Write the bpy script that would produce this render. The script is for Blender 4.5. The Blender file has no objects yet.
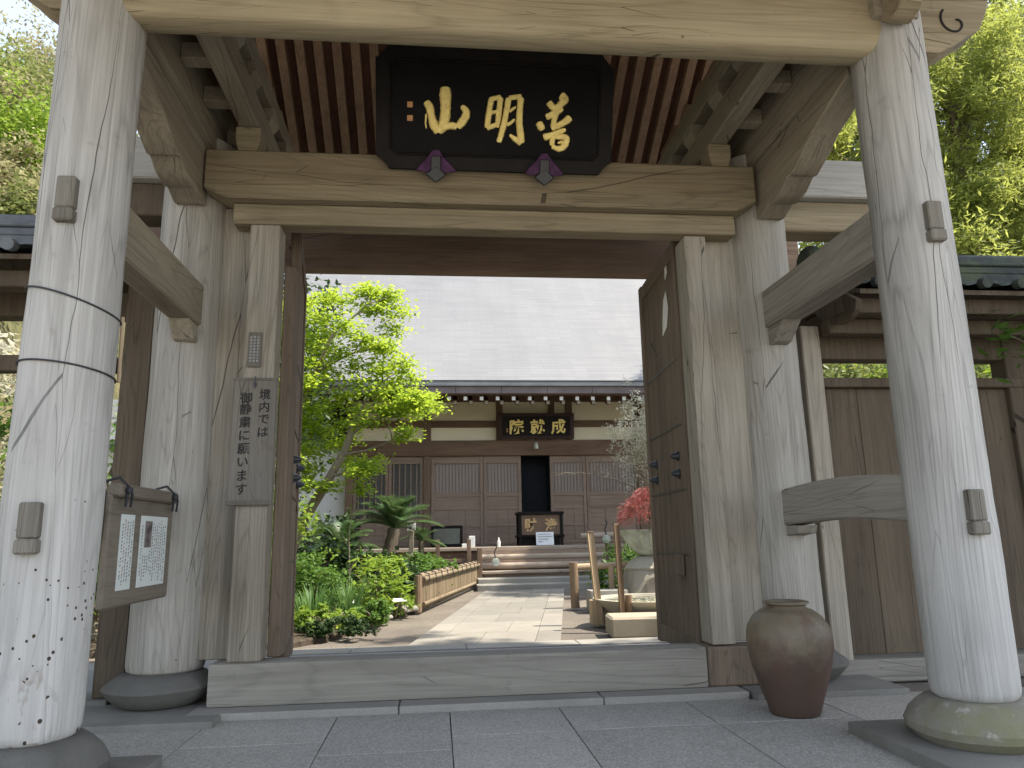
import bpy, bmesh, math, random
from mathutils import Vector, Matrix, noise
import numpy as np
random.seed(7)
R = math.radians
SC = bpy.context.scene
COL = SC.collection
# ------------------------------------------------------------------ camera
FPX = 734.6
PITCH, YAW, ROLL = R(11.706), R(5.958), R(-1.115)
CAMZ = 0.9
cp, sp, cy, sy, cr, sr = math.cos(PITCH), math.sin(PITCH), math.cos(YAW), math.sin(YAW), math.cos(ROLL), math.sin(ROLL)
FW = Vector((sy*cp, cy*cp, sp)); RT0 = Vector((cy, -sy, 0)); UP0 = RT0.cross(FW)
RT = cr*RT0 + sr*UP0; UP = -sr*RT0 + cr*UP0
cam = bpy.data.cameras.new('camera'); camo = bpy.data.objects.new('camera', cam); COL.objects.link(camo)
M = Matrix.Identity(4)
for i in range(3):
    M[i][0], M[i][1], M[i][2] = RT[i], UP[i], -FW[i]
M[2][3] = CAMZ
camo.matrix_world = M
cam.sensor_width = 36; cam.lens = 36*FPX/1024; cam.clip_start = 0.05; cam.clip_end = 500
SC.camera = camo
def ray(x, y): return FW + RT*((x-512)/FPX) - UP*((y-384)/FPX)
def A(x, y, Y):
    d = ray(x, y); return Vector((0, 0, CAMZ)) + d*(Y/d.y)
def G(x, y, z=0):
    d = ray(x, y); return Vector((0, 0, CAMZ)) + d*((z-CAMZ)/d.z)
# ------------------------------------------------------------------ light
SUN = Vector((0.52, -0.10, 0.85)).normalized()
w = bpy.data.worlds.new('World'); SC.world = w; w.use_nodes = True
nt = w.node_tree; nt.nodes.clear()
wo = nt.nodes.new('ShaderNodeOutputWorld'); bg = nt.nodes.new('ShaderNodeBackground'); sk = nt.nodes.new('ShaderNodeTexSky')
sk.sky_type = 'NISHITA'; sk.sun_disc = False; sk.sun_elevation = math.asin(SUN.z); sk.sun_rotation = math.atan2(SUN.x, SUN.y)
sk.air_density = 1.0; sk.dust_density = 0.8; sk.ozone_density = 1.0
bg.inputs[1].default_value = 0.115
hs = nt.nodes.new('ShaderNodeHueSaturation'); hs.inputs['Saturation'].default_value = .6
nt.links.new(sk.outputs[0], hs.inputs['Color']); nt.links.new(hs.outputs[0], bg.inputs[0]); nt.links.new(bg.outputs[0], wo.inputs[0])
sl = bpy.data.lights.new('sun', 'SUN'); sl.energy = 2.4; sl.angle = R(0.53); sl.color = (1.0, 0.93, 0.80)
slo = bpy.data.objects.new('sun', sl); COL.objects.link(slo); slo.rotation_euler = SUN.to_track_quat('Z', 'Y').to_euler()
SC.view_settings.view_transform = 'Standard'; SC.view_settings.look = 'None'; SC.view_settings.gamma = 1
SC.view_settings.exposure = 2.15
SC.cycles.max_bounces = 10; SC.cycles.diffuse_bounces = 6; SC.cycles.use_denoising = True
SC.cycles.sample_clamp_indirect = 8
# ------------------------------------------------------------------ materials
class NT:
    def __init__(s, name):
        s.m = bpy.data.materials.new(name); s.m.use_nodes = True
        s.t = s.m.node_tree; s.t.nodes.clear()
        s.out = s.n('ShaderNodeOutputMaterial'); s.b = s.n('ShaderNodeBsdfPrincipled')
        s.l(s.b.outputs[0], s.out.inputs[0])
    def n(s, t, **k):
        x = s.t.nodes.new(t)
        for a, b in k.items(): setattr(x, a, b)
        return x
    def l(s, a, b): s.t.links.new(a, b)
    def put(s, sock, v):
        if hasattr(v, 'is_output') or hasattr(v, 'node'): s.l(v, sock)
        else: sock.default_value = v
    def math(s, op, a, b=0.5, c=None):
        x = s.n('ShaderNodeMath', operation=op); s.put(x.inputs[0], a); s.put(x.inputs[1], b)
        if c is not None: s.put(x.inputs[2], c)
        return x.outputs[0]
    def noise(s, vec, scale, detail=2, rough=.5, dist=0):
        x = s.n('ShaderNodeTexNoise'); s.l(vec, x.inputs['Vector']); x.inputs['Scale'].default_value = scale
        x.inputs['Detail'].default_value = detail; x.inputs['Roughness'].default_value = rough; x.inputs['Distortion'].default_value = dist
        return x.outputs[0]
    def scale(s, vec, v):
        x = s.n('ShaderNodeMapping'); s.l(vec, x.inputs[0]); x.inputs['Scale'].default_value = v; return x.outputs[0]
    def obj(s, rnd=True):
        tc = s.n('ShaderNodeTexCoord').outputs['Object']
        if not rnd: return tc
        oi = s.n('ShaderNodeObjectInfo'); v = s.n('ShaderNodeVectorMath', operation='SCALE')
        cmb = s.n('ShaderNodeCombineXYZ')
        for i in range(3): s.l(oi.outputs['Random'], cmb.inputs[i])
        s.l(cmb.outputs[0], v.inputs[0]); v.inputs['Scale'].default_value = 37.0
        a = s.n('ShaderNodeVectorMath', operation='ADD'); s.l(tc, a.inputs[0]); s.l(v.outputs[0], a.inputs[1]); return a.outputs[0]
    def mix(s, f, a, b, blend='MIX'):
        x = s.n('ShaderNodeMix', data_type='RGBA', blend_type=blend); s.put(x.inputs[0], f)
        for sock, v in ((x.inputs[6], a), (x.inputs[7], b)):
            if isinstance(v, tuple): sock.default_value = (*v[:3], 1)
            else: s.l(v, sock)
        return x.outputs[2]
    def rng(s, v, a, b, c=0., d=1.):
        x = s.n('ShaderNodeMapRange'); s.l(v, x.inputs[0])
        for i, q in enumerate((a, b, c, d)): x.inputs[i+1].default_value = q
        return x.outputs[0]
    def bump(s, h, strength=.3, dist=.01):
        x = s.n('ShaderNodeBump'); x.inputs['Strength'].default_value = strength; x.inputs['Distance'].default_value = dist
        s.l(h, x.inputs['Height']); s.l(x.outputs[0], s.b.inputs['Normal'])
    def fin(s, color, rough=.8, spec=.25, metal=0.):
        if isinstance(color, tuple): s.b.inputs['Base Color'].default_value = (*color[:3], 1)
        else: s.l(color, s.b.inputs['Base Color'])
        s.put(s.b.inputs['Roughness'], rough); s.b.inputs['Specular IOR Level'].default_value = spec; s.b.inputs['Metallic'].default_value = metal
        return s.m
def wood(name, light, dark, axis='Z', rings=7., crack=.8, gscale=3.2, foot=None, holes=False, bandw=.55, rough=.85, centre=None):
    s = NT(name); p = s.obj()
    def st(k, o=1.):
        v = [o, o, o]; v['XYZ'.index(axis)] = k; return s.scale(p, v)
    n1 = s.noise(st(.085), gscale, 1.5, .45, .2)
    band = s.math('FRACT', s.math('MULTIPLY', s.math('MULTIPLY_ADD', s.noise(st(.1), 16, 2), .05, n1), rings*4.2))
    band = s.rng(s.math('ABSOLUTE', s.math('SUBTRACT', band, .5)), .0, .16, 1, 0)
    fib = s.noise(st(.02), 85, 3, .6)
    fib2 = s.noise(st(.035), 22, 3, .6)
    stain = s.noise(st(.45), 1.7, 4, .6)
    f = s.math('MULTIPLY_ADD', s.rng(fib2, .3, .7), -.28, .66)
    ringmask = s.rng(s.noise(st(.5), 1.3, 2), .35, .65, .35, 1.0)
    f = s.math('MULTIPLY_ADD', s.math('MULTIPLY', band, ringmask), -.30*bandw/.55, f)
    f = s.math('MULTIPLY_ADD', s.rng(fib, .3, .7), -.38, s.math('ADD', f, .18))
    f = s.math('MULTIPLY_ADD', s.n('ShaderNodeObjectInfo').outputs['Random'], .26, s.math('ADD', f, -.13))
    f = s.math('ADD', f, s.rng(stain, .25, .75, -.28, .28))
    col = s.mix(f, dark, light)
    # long drying cracks along the grain: hairlines of even width, laid out across the surface of each face
    rw = s.n('ShaderNodeTexCoord').outputs['Object']; rnd = s.n('ShaderNodeObjectInfo').outputs['Random']
    sep0 = s.n('ShaderNodeSeparateXYZ'); s.l(rw, sep0.inputs[0]); ww = sep0.outputs['XYZ'.index(axis)]
    if centre:
        u = s.math('MULTIPLY', s.math('ARCTAN2', s.math('SUBTRACT', sep0.outputs[1], centre[1]), s.math('SUBTRACT', sep0.outputs[0], centre[0])), centre[2])
    else:
        ge = s.n('ShaderNodeNewGeometry'); cx_ = s.n('ShaderNodeVectorMath', operation='CROSS_PRODUCT'); s.l(ge.outputs['True Normal'], cx_.inputs[0]); cx_.inputs[1].default_value = [1. if c == axis else 0. for c in 'XYZ']
        dt = s.n('ShaderNodeVectorMath', operation='DOT_PRODUCT'); s.l(rw, dt.inputs[0]); s.l(cx_.outputs[0], dt.inputs[1]); u = dt.outputs['Value']
    u = s.math('ADD', u, s.math('MULTIPLY', rnd, 17.0)); ww = s.math('ADD', ww, s.math('MULTIPLY', rnd, 41.0))
    u = s.math('ADD', u, s.math('MULTIPLY_ADD', s.noise(st(.5), 5, 2), .05, -.025))
    crk = None
    for vs, wdt, m0 in ((5.5, .0075, .47), (14., .011, .52)):
        uv = s.n('ShaderNodeCombineXYZ'); s.l(s.math('MULTIPLY', u, vs), uv.inputs[0]); s.l(s.math('MULTIPLY', ww, vs*.07), uv.inputs[1])
        vo_ = s.n('ShaderNodeTexVoronoi', feature='DISTANCE_TO_EDGE', voronoi_dimensions='2D'); s.l(uv.outputs[0], vo_.inputs['Vector']); vo_.inputs['Scale'].default_value = 1
        mk_ = s.rng(s.noise(st(.22), vs*.45, 1), m0, m0+.13)
        c_ = s.math('LESS_THAN', vo_.outputs['Distance'], s.math('MULTIPLY', mk_, wdt*min(1.4, crack+.2)))
        crk = c_ if crk is None else s.math('MAXIMUM', crk, s.math('MULTIPLY', c_, .7))
    col = s.mix(s.math('MULTIPLY', crk, .78), col, tuple(c*.2 for c in dark))
    streak = s.rng(s.noise(st(.05), 7, 4, .65), .52, .70, 0, .38)
    col = s.mix(streak, col, tuple(c*.72 for c in dark))
    # blotches of weather
    blot = s.rng(s.noise(p, 9, 4, .7), .62, .75, 0, .35)
    col = s.mix(blot, col, tuple(c*.6 for c in dark))
    if foot or holes:
        sep = s.n('ShaderNodeSeparateXYZ'); s.l(s.n('ShaderNodeTexCoord').outputs['Object'], sep.inputs[0])
        h = s.math('ADD', sep.outputs[2], s.rng(s.noise(p, 4, 3), .3, .7, -.25, .25))
        if foot: col = s.mix(s.rng(h, foot[1], foot[2], .85, 0), col, s.mix(f, tuple(c*.60 for c in foot[0]), foot[0]))
        if holes:
            vo = s.n('ShaderNodeTexVoronoi', feature='F1'); vo.inputs['Scale'].default_value = 34; s.l(s.scale(p, (1, 1, .85)), vo.inputs['Vector'])
            dots = s.math('LESS_THAN', vo.outputs['Distance'], s.rng(h, .15, .95, .30, .10))
            sel = s.math('GREATER_THAN', s.noise(p, 5, 1), .52)
            dd = s.math('MULTIPLY', dots, sel)
            dd = s.math('MULTIPLY', dd, s.math('LESS_THAN', h, .85))
            stn = s.math('MULTIPLY', s.rng(s.noise(s.scale(p, (1, 1, .5)), 13, 3, .65), .54, .64), s.rng(h, .18, .5, .85, 0))
            col = s.mix(stn, col, (.16, .11, .075)); col = s.mix(dd, col, (.05, .035, .025))
    hgt = s.math('MULTIPLY_ADD', crk, -1.2, s.math('MULTIPLY_ADD', fib2, .5, s.math('MULTIPLY', band, -.25)))
    s.bump(hgt, .5, .006)
    return s.fin(col, rough, .2)
def stone(name, light, dark, scale=6., speck=.5, moss=None, rough=.85, bump=.7):
    s = NT(name); p = s.obj()
    a = s.noise(p, scale, 5, .65); b = s.noise(p, 240, 2, .7); c = s.noise(p, scale*.3, 3)
    f = s.math('ADD', s.rng(a, .3, .7, 0, .6), s.rng(c, .3, .7, -.1, .45))
    col = s.mix(f, dark, light)
    col = s.mix(s.math('MULTIPLY', s.rng(b, .35, .65), speck), col, tuple(x*.55 for x in dark))
    if moss:
        m = s.rng(s.noise(p, 4, 5, .7), .48, .66, 0, .7); col = s.mix(m, col, moss)
        m2 = s.rng(s.noise(p, 14, 4, .7), .6, .68, 0, .6); col = s.mix(m2, col, (.36, .35, .30))
    s.bump(s.math('ADD', a, s.math('MULTIPLY', b, .35)), bump, .008)
    return s.fin(col, rough, .25)
def flat(name, c, rough=.7, var=.25, scale=8., spec=.3, metal=0., bump=0.):
    s = NT(name); p = s.obj(); a = s.noise(p, scale, 5, .6)
    col = s.mix(s.rng(a, .3, .7), tuple(x*(1-var) for x in c), tuple(min(1, x*(1+var)) for x in c))
    if bump: s.bump(a, bump, .01)
    return s.fin(col, rough, spec, metal)
def leaf(name, cols, trans=.45, rough=.55, vscale=1.2):
    s = NT(name); g = s.n('ShaderNodeNewGeometry'); rp = s.n('ShaderNodeValToRGB')
    e = rp.color_ramp.elements
    while len(e) < len(cols): e.new(.5)
    for i, c in enumerate(cols): e[i].position = i/(len(cols)-1); e[i].color = (*c, 1)
    big = s.noise(s.obj(False), vscale, 3)
    s.l(s.math('ADD', s.math('MULTIPLY', g.outputs['Random Per Island'], .6), s.rng(big, .3, .7, -.05, .45)), rp.inputs[0])
    s.fin(rp.outputs[0], rough, .3)
    tr = s.n('ShaderNodeBsdfTranslucent'); s.l(s.mix(.5, rp.outputs[0], tuple(min(1, x*2.0) for x in cols[-1])), tr.inputs[0])
    mx = s.n('ShaderNodeMixShader'); mx.inputs[0].default_value = trans
    s.l(s.b.outputs[0], mx.inputs[1]); s.l(tr.outputs[0], mx.inputs[2]); s.l(mx.outputs[0], s.out.inputs[0])
    return s.m
PALE_L, PALE_D = (.47, .443, .405), (.205, .19, .168)
BEAM_L, BEAM_D = (.335, .275, .18), (.145, .113, .07)
MAT = {}
def pillar_mat(kind, x, y, r):
    c = (x-.35, y-3.8, r)
    if kind == 'pillar_back': return wood('inner_pillar_wood', (.46, .425, .37), (.21, .188, .155), 'Z', 8, 1.1, 3, centre=c)
    if kind == 'pillar_worn': return wood('worm_holed_pillar_wood', PALE_L, PALE_D, 'Z', 7, 1.2, 2.6, foot=((.49, .465, .43), .3, 1.5), holes=True, bandw=.6, centre=c)
    return wood('weathered_pillar_wood', PALE_L, PALE_D, 'Z', 7, 1.2, 2.6, foot=((.49, .465, .43), .25, 1.4), bandw=.6, centre=c)
MAT['beam_x'] = wood('beam_wood', BEAM_L, BEAM_D, 'X', 6, .6, 3)
MAT['beam_pale'] = wood('pale_beam_wood', (.37, .31, .20), (.19, .152, .092), 'X', 5, .5, 3)
MAT['beam_grey'] = wood('grey_beam_wood', (.44, .42, .38), (.24, .22, .19), 'X', 6, .7, 3)
MAT['beam_y'] = wood('brace_wood', (.34, .295, .22), (.165, .135, .095), 'Y', 6, .6, 3)
MAT['brace_grey'] = wood('grey_brace_wood', (.345, .31, .26), (.165, .145, .118), 'Y', 6, .8, 3)
MAT['beam_dark'] = wood('dark_lintel_wood', (.25, .175, .125), (.115, .077, .055), 'X', 5, .5, 3)
MAT['post'] = wood('post_wood', (.40, .35, .28), (.185, .158, .12), 'Z', 7, .7, 4)
MAT['door'] = wood('door_wood', (.22, .165, .118), (.092, .066, .047), 'Z', 6, .8, 5)
MAT['board'] = wood('fence_board_wood', (.135, .103, .07), (.056, .042, .029), 'Z', 8, .7, 4)
MAT['rafter'] = wood('rafter_wood', (.31, .205, .135), (.165, .10, .065), 'Y', 4, .3, 4)
MAT['deck'] = wood('roof_board_wood', (.17, .08, .054), (.085, .04, .028), 'Y', 4, .3, 4)
MAT['peg'] = wood('peg_end_grain_wood', (.25, .225, .185), (.095, .083, .066), 'Z', 14, 1.2, 9)
MAT['sign'] = wood('sign_plank_wood', (.18, .158, .13), (.10, .086, .07), 'Z', 6, .3, 6)
MAT['notice'] = wood('notice_board_wood', (.25, .21, .165), (.15, .125, .095), 'Y', 5, .3, 4)
MAT['thresh'] = wood('threshold_wood', (.315, .288, .24), (.165, .148, .122), 'X', 4, .7, 2.4)
MAT['hall_x'] = wood('hall_beam_wood', (.23, .15, .10), (.115, .072, .05), 'X', 5, .4, 2)
MAT['hall_z'] = wood('hall_post_wood', (.22, .15, .105), (.12, .08, .058), 'Z', 5, .4, 2)
MAT['hall_panel'] = wood('hall_panel_wood', (.33, .245, .19), (.205, .147, .112), 'X', 4, .3, 2)
MAT['step_wood'] = wood('step_log_wood', (.46, .38, .30), (.28, .22, .17), 'X', 5, .4, 2)
MAT['bamboo'] = wood('old_bamboo', (.29, .225, .145), (.12, .088, .056), 'Z', 3, .4, 4)
MAT['fresh_pole'] = wood('bare_pole_wood', (.50, .38, .25), (.33, .24, .15), 'Z', 4, .3, 4)
MAT['dark_pole'] = wood('dark_pole_wood', (.27, .19, .12), (.15, .10, .065), 'Z', 4, .4, 4)
MAT['bark'] = wood('tree_bark', (.20, .155, .115), (.085, .065, .05), 'Z', 6, 1.5, 6)
MAT['bark_pale'] = wood('pale_bark', (.30, .25, .18), (.15, .12, .085), 'Z', 6, 1.2, 6)
MAT['base_grey'] = stone('grey_base_stone', (.175, .163, .142), (.09, .084, .073), 5, .3)
MAT['base_moss'] = stone('mossy_base_stone', (.31, .28, .225), (.17, .155, .12), 5, .35, moss=(.165, .16, .075))
MAT['granite'] = stone('granite_slab', (.36, .355, .345), (.24, .237, .23), 3, .6, bump=.2)
MAT['granite_light'] = stone('light_granite', (.36, .34, .30), (.25, .235, .205), 3, .5, bump=.2)
MAT['plate'] = stone('plinth_stone', (.26, .245, .215), (.155, .145, .125), 4, .5, bump=.3)
MAT['bounce_pale'] = stone('pale_bounce_ground', (.56, .52, .45), (.42, .385, .33), 2, .25, bump=.2)  # pale colour for the added ground that bounces sunlight
MAT['sand_stone'] = stone('tan_stone', (.46, .40, .31), (.31, .265, .20), 3, .35)
MAT['lantern'] = stone('pale_lantern_stone', (.50, .46, .37), (.30, .27, .21), 4, .4)
MAT['rock'] = stone('garden_rock', (.30, .27, .23), (.15, .14, .12), 4, .4)
MAT['iron'] = flat('black_iron', (.02, .02, .022), .45, .3, 20, .5)
MAT['wire'] = flat('dark_wire', (.03, .03, .033), .6, .2)
MAT['lacquer'] = flat('black_lacquer', (.011, .009, .008), .55, .3, 5, .15)
MAT['lacquer_panel'] = flat('black_lacquer_panel', (.007, .006, .006), .6, .3, 5, .12)
MAT['red_lacquer'] = flat('dark_red_lacquer', (.035, .013, .012), .5, .3, 5, .35)
MAT['gold'] = flat('gold_leaf', (.95, .69, .23), .45, .2, 40, .5, .15, .25)
MAT['gold_dull'] = flat('dull_gold', (.55, .36, .17), .55, .2, 20, .4, .1)
MAT['seal'] = flat('seal_gold', (.55, .28, .12), .6, .2)
MAT['purple'] = flat('purple_cloth', (.07, .028, .075), .8, .4, 30)
MAT['ink'] = flat('ink', (.022, .02, .018), .8, .3, 60)
MAT['ink_faded'] = flat('faded_ink', (.24, .235, .235), .8, .3, 60)
MAT['ink_red'] = flat('faded_red_ink', (.42, .29, .23), .8, .3, 60)
MAT['paper'] = flat('notice_paper', (.66, .68, .64), .7, .06, 5)
MAT['photo'] = flat('printed_photo', (.16, .13, .12), .6, .9, 25)
MAT['plaster'] = flat('cream_plaster', (.82, .74, .56), .9, .06, 1.5)
MAT['white_plaster'] = flat('white_plaster', (.78, .78, .77), .9, .05, 1.5)
MAT['white'] = flat('white_paint', (.78, .76, .72), .7, .08)
MAT['sheet'] = flat('white_sheet', (.78, .80, .82), .6, .04)
MAT['shade_black'] = flat('painted_shade_black', (.012, .013, .016), .8, .3)  # near-black colour standing in for shade
MAT['shoji'] = flat('lattice_backing', (.46, .40, .36), .8, .15, 1.2)
MAT['shoji_dark'] = flat('lattice_glass', (.06, .055, .055), .25, .4, .8, .5)
MAT['glass'] = flat('dark_glass', (.035, .05, .045), .15, .6, 3, .5)
MAT['verdigris'] = flat('verdigris_bronze', (.44, .47, .40), .6, .35, 9, .4, .1, .2)
MAT['eave_copper'] = flat('grey_copper_edge', (.25, .245, .245), .6, .2, 2, .4)
MAT['copper'] = flat('weathered_copper', (.15, .115, .11), .6, .25, 2, .4)
MAT['tape'] = flat('white_paper_scrap', (.72, .70, .66), .8, .1)
def roof_mat():
    s = NT('pale_copper_roof'); p = s.obj(False)
    sep = s.n('ShaderNodeSeparateXYZ'); s.l(p, sep.inputs[0])
    br = s.n('ShaderNodeTexBrick'); br.offset = .5; br.inputs['Scale'].default_value = 1
    br.inputs['Brick Width'].default_value = .62; br.inputs['Row Height'].default_value = .083; br.inputs['Mortar Size'].default_value = .008; br.inputs['Mortar Smooth'].default_value = .4
    br.inputs['Color1'].default_value = (.165, .165, .168, 1); br.inputs['Color2'].default_value = (.19, .189, .19, 1); br.inputs['Mortar'].default_value = (.142, .142, .145, 1); br.inputs['Bias'].default_value = 0
    c = s.n('ShaderNodeCombineXYZ'); s.l(sep.outputs[0], c.inputs[0]); s.l(sep.outputs[2], c.inputs[1]); s.l(c.outputs[0], br.inputs['Vector'])
    a = s.noise(s.scale(p, (1, .2, .2)), 1.6, 4); b = s.noise(p, .6, 4)
    col = s.mix(s.rng(a, .35, .65, 0, .35), br.outputs[0], (.125, .125, .13)); col = s.mix(s.rng(b, .45, .7, 0, .3), col, (.21, .207, .205))
    s.bump(br.outputs[1], .25, -.01)
    return s.fin(col, .6, .3)
MAT['hall_roof'] = roof_mat()
def tile_mat(name, c, moss):
    s = NT(name); p = s.obj(); a = s.noise(p, 7, 5, .6)
    col = s.mix(s.rng(a, .3, .7), tuple(x*.55 for x in c), c); m = s.rng(s.noise(p, 3.5, 5, .7), .45, .6, 0, moss)
    col = s.mix(m, col, (.085, .10, .05)); s.bump(a, .5, .01); return s.fin(col, .8, .2)
MAT['tile'] = tile_mat('blue_grey_tile', (.17, .18, .195), .2)
MAT['tile_moss'] = tile_mat('mossy_tile', (.06, .068, .065), .7)
def slab_mat():
    s = NT('paving_granite'); p = s.obj(False); at = s.n('ShaderNodeAttribute', attribute_name='shade')
    a = s.noise(p, 2.2, 5, .65); b = s.noise(p, 110, 3, .8); c = s.noise(p, 22, 5, .7)
    f = s.math('ADD', s.rng(a, .3, .7, -.1, .5), s.math('MULTIPLY_ADD', at.outputs['Fac'], .85, -.12))
    col = s.mix(f, (.33, .31, .27), (.45, .42, .365))
    col = s.mix(s.rng(b, .42, .62, 0, .45), col, (.095, .093, .088)); col = s.mix(s.rng(c, .58, .72, 0, .35), col, (.14, .13, .115))
    vo = s.n('ShaderNodeTexVoronoi'); vo.inputs['Scale'].default_value = 120; s.l(p, vo.inputs['Vector']); sx = s.n('ShaderNodeSeparateXYZ'); s.l(vo.outputs['Color'], sx.inputs[0])
    col = s.mix(s.rng(sx.outputs[0], .62, .75, 0, .33), col, (.12, .112, .1)); col = s.mix(s.rng(sx.outputs[1], .78, .85, 0, .4), col, (.50, .48, .43))
    col = s.mix(s.rng(s.noise(p, 1.1, 5, .7), .5, .68, 0, .35), col, (.13, .12, .10))
    s.bump(s.math('ADD', b, c), .45, .006); return s.fin(col, .85, .25)
MAT['slab'] = slab_mat()
def path_mat():
    s = NT('path_stone'); p = s.obj(False); at = s.n('ShaderNodeAttribute', attribute_name='shade')
    a = s.noise(p, 2.2, 5, .65); b = s.noise(p, 160, 2, .7)
    f = s.math('ADD', s.rng(a, .3, .7, -.1, .5), s.math('MULTIPLY_ADD', at.outputs['Fac'], .85, -.12))
    col = s.mix(f, (.19, .175, .15), (.29, .265, .225)); col = s.mix(s.rng(b, .4, .7, 0, .35), col, (.12, .11, .095))
    s.bump(b, .2, .004); return s.fin(col, .85, .25)
MAT['path'] = path_mat()
def ground_mat():
    s = NT('raked_earth'); p = s.obj(False)
    a = s.noise(p, 1.1, 5, .6); b = s.noise(p, 55, 4, .75); c = s.noise(p, 300, 1)
    col = s.mix(s.rng(a, .3, .7), (.13, .112, .095), (.215, .185, .15)); col = s.mix(s.rng(b, .45, .7, 0, .6), col, (.11, .09, .07)); col = s.mix(s.rng(c, .55, .7, 0, .4), col, (.30, .265, .22))
    s.bump(s.math('ADD', b, c), .6, .012); return s.fin(col, .95, .15)
MAT['earth'] = ground_mat()
def hill_mat():
    s = NT('scrubby_hillside'); p = s.obj(False); a = s.noise(p, .7, 5, .6); b = s.noise(p, 6, 5, .7)
    col = s.mix(s.rng(a, .35, .65), (.07, .09, .03), (.20, .165, .09)); col = s.mix(s.rng(b, .4, .65, 0, .6), col, (.05, .055, .025))
    s.bump(b, .8, .1); return s.fin(col, .95, .1)
MAT['hill'] = hill_mat()
MAT['soil'] = flat('garden_soil', (.07, .055, .04), .95, .5, 20, .1, 0, .6)
def jar_mat():
    s = NT('brown_glazed_jar'); p = s.obj(False); sep = s.n('ShaderNodeSeparateXYZ'); s.l(p, sep.inputs[0])
    a = s.noise(p, 5, 5, .65); b = s.noise(s.scale(p, (1, 1, .35)), 9, 4, .6)
    h = s.math('ADD', sep.outputs[2], s.rng(a, .3, .7, -.14, .14))
    col = s.mix(s.rng(h, .22, .42), (.078, .05, .036), (.155, .122, .08)); col = s.mix(s.rng(b, .5, .68, 0, .7), col, (.10, .05, .036))
    col = s.mix(s.rng(s.noise(p, 22, 5, .7), .58, .72, 0, .5), col, (.05, .04, .033))
    s.bump(s.math('ADD', a, s.math('MULTIPLY', s.noise(s.scale(p, (.1, .1, 1)), 45, 2), .35)), .25, .012); return s.fin(col, .5, .35)
MAT['jar'] = jar_mat()
MAT['maple'] = leaf('fresh_maple_leaf', [(.05, .10, .012), (.17, .28, .022), (.38, .45, .045)], .5)
MAT['shrub_yellow'] = leaf('yellow_green_leaf', [(.07, .13, .015), (.15, .24, .025), (.28, .36, .05)], .35)
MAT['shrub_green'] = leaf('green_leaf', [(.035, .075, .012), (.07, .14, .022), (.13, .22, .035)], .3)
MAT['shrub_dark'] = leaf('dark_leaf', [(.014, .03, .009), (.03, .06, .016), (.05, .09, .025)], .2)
MAT['cycad'] = leaf('cycad_leaf', [(.03, .065, .025), (.065, .12, .04), (.13, .19, .07)], .2, .4)
MAT['iris'] = leaf('blade_leaf', [(.05, .11, .03), (.09, .17, .045), (.15, .25, .07)], .35)
MAT['conifer'] = leaf('cypress_spray', [(.05, .08, .02), (.17, .21, .04), (.36, .38, .09)], .45, .6, .45)
MAT['red_maple'] = leaf('red_maple_leaf', [(.17, .035, .035), (.28, .085, .075), (.40, .17, .135)], .4)
MAT['blossom'] = leaf('pale_blossom', [(.20, .20, .09), (.42, .38, .24), (.62, .57, .44)], .35)
MAT['hill_leaf'] = leaf('hillside_leaf', [(.06, .09, .02), (.14, .175, .045), (.25, .26, .09)], .3)
MAT['dry_leaf'] = leaf('dry_hillside_twig', [(.13, .11, .06), (.25, .22, .11), (.36, .34, .17)], .3)
MAT['bud'] = leaf('pink_bud', [(.35, .10, .09), (.48, .19, .15)], .3)
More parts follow.
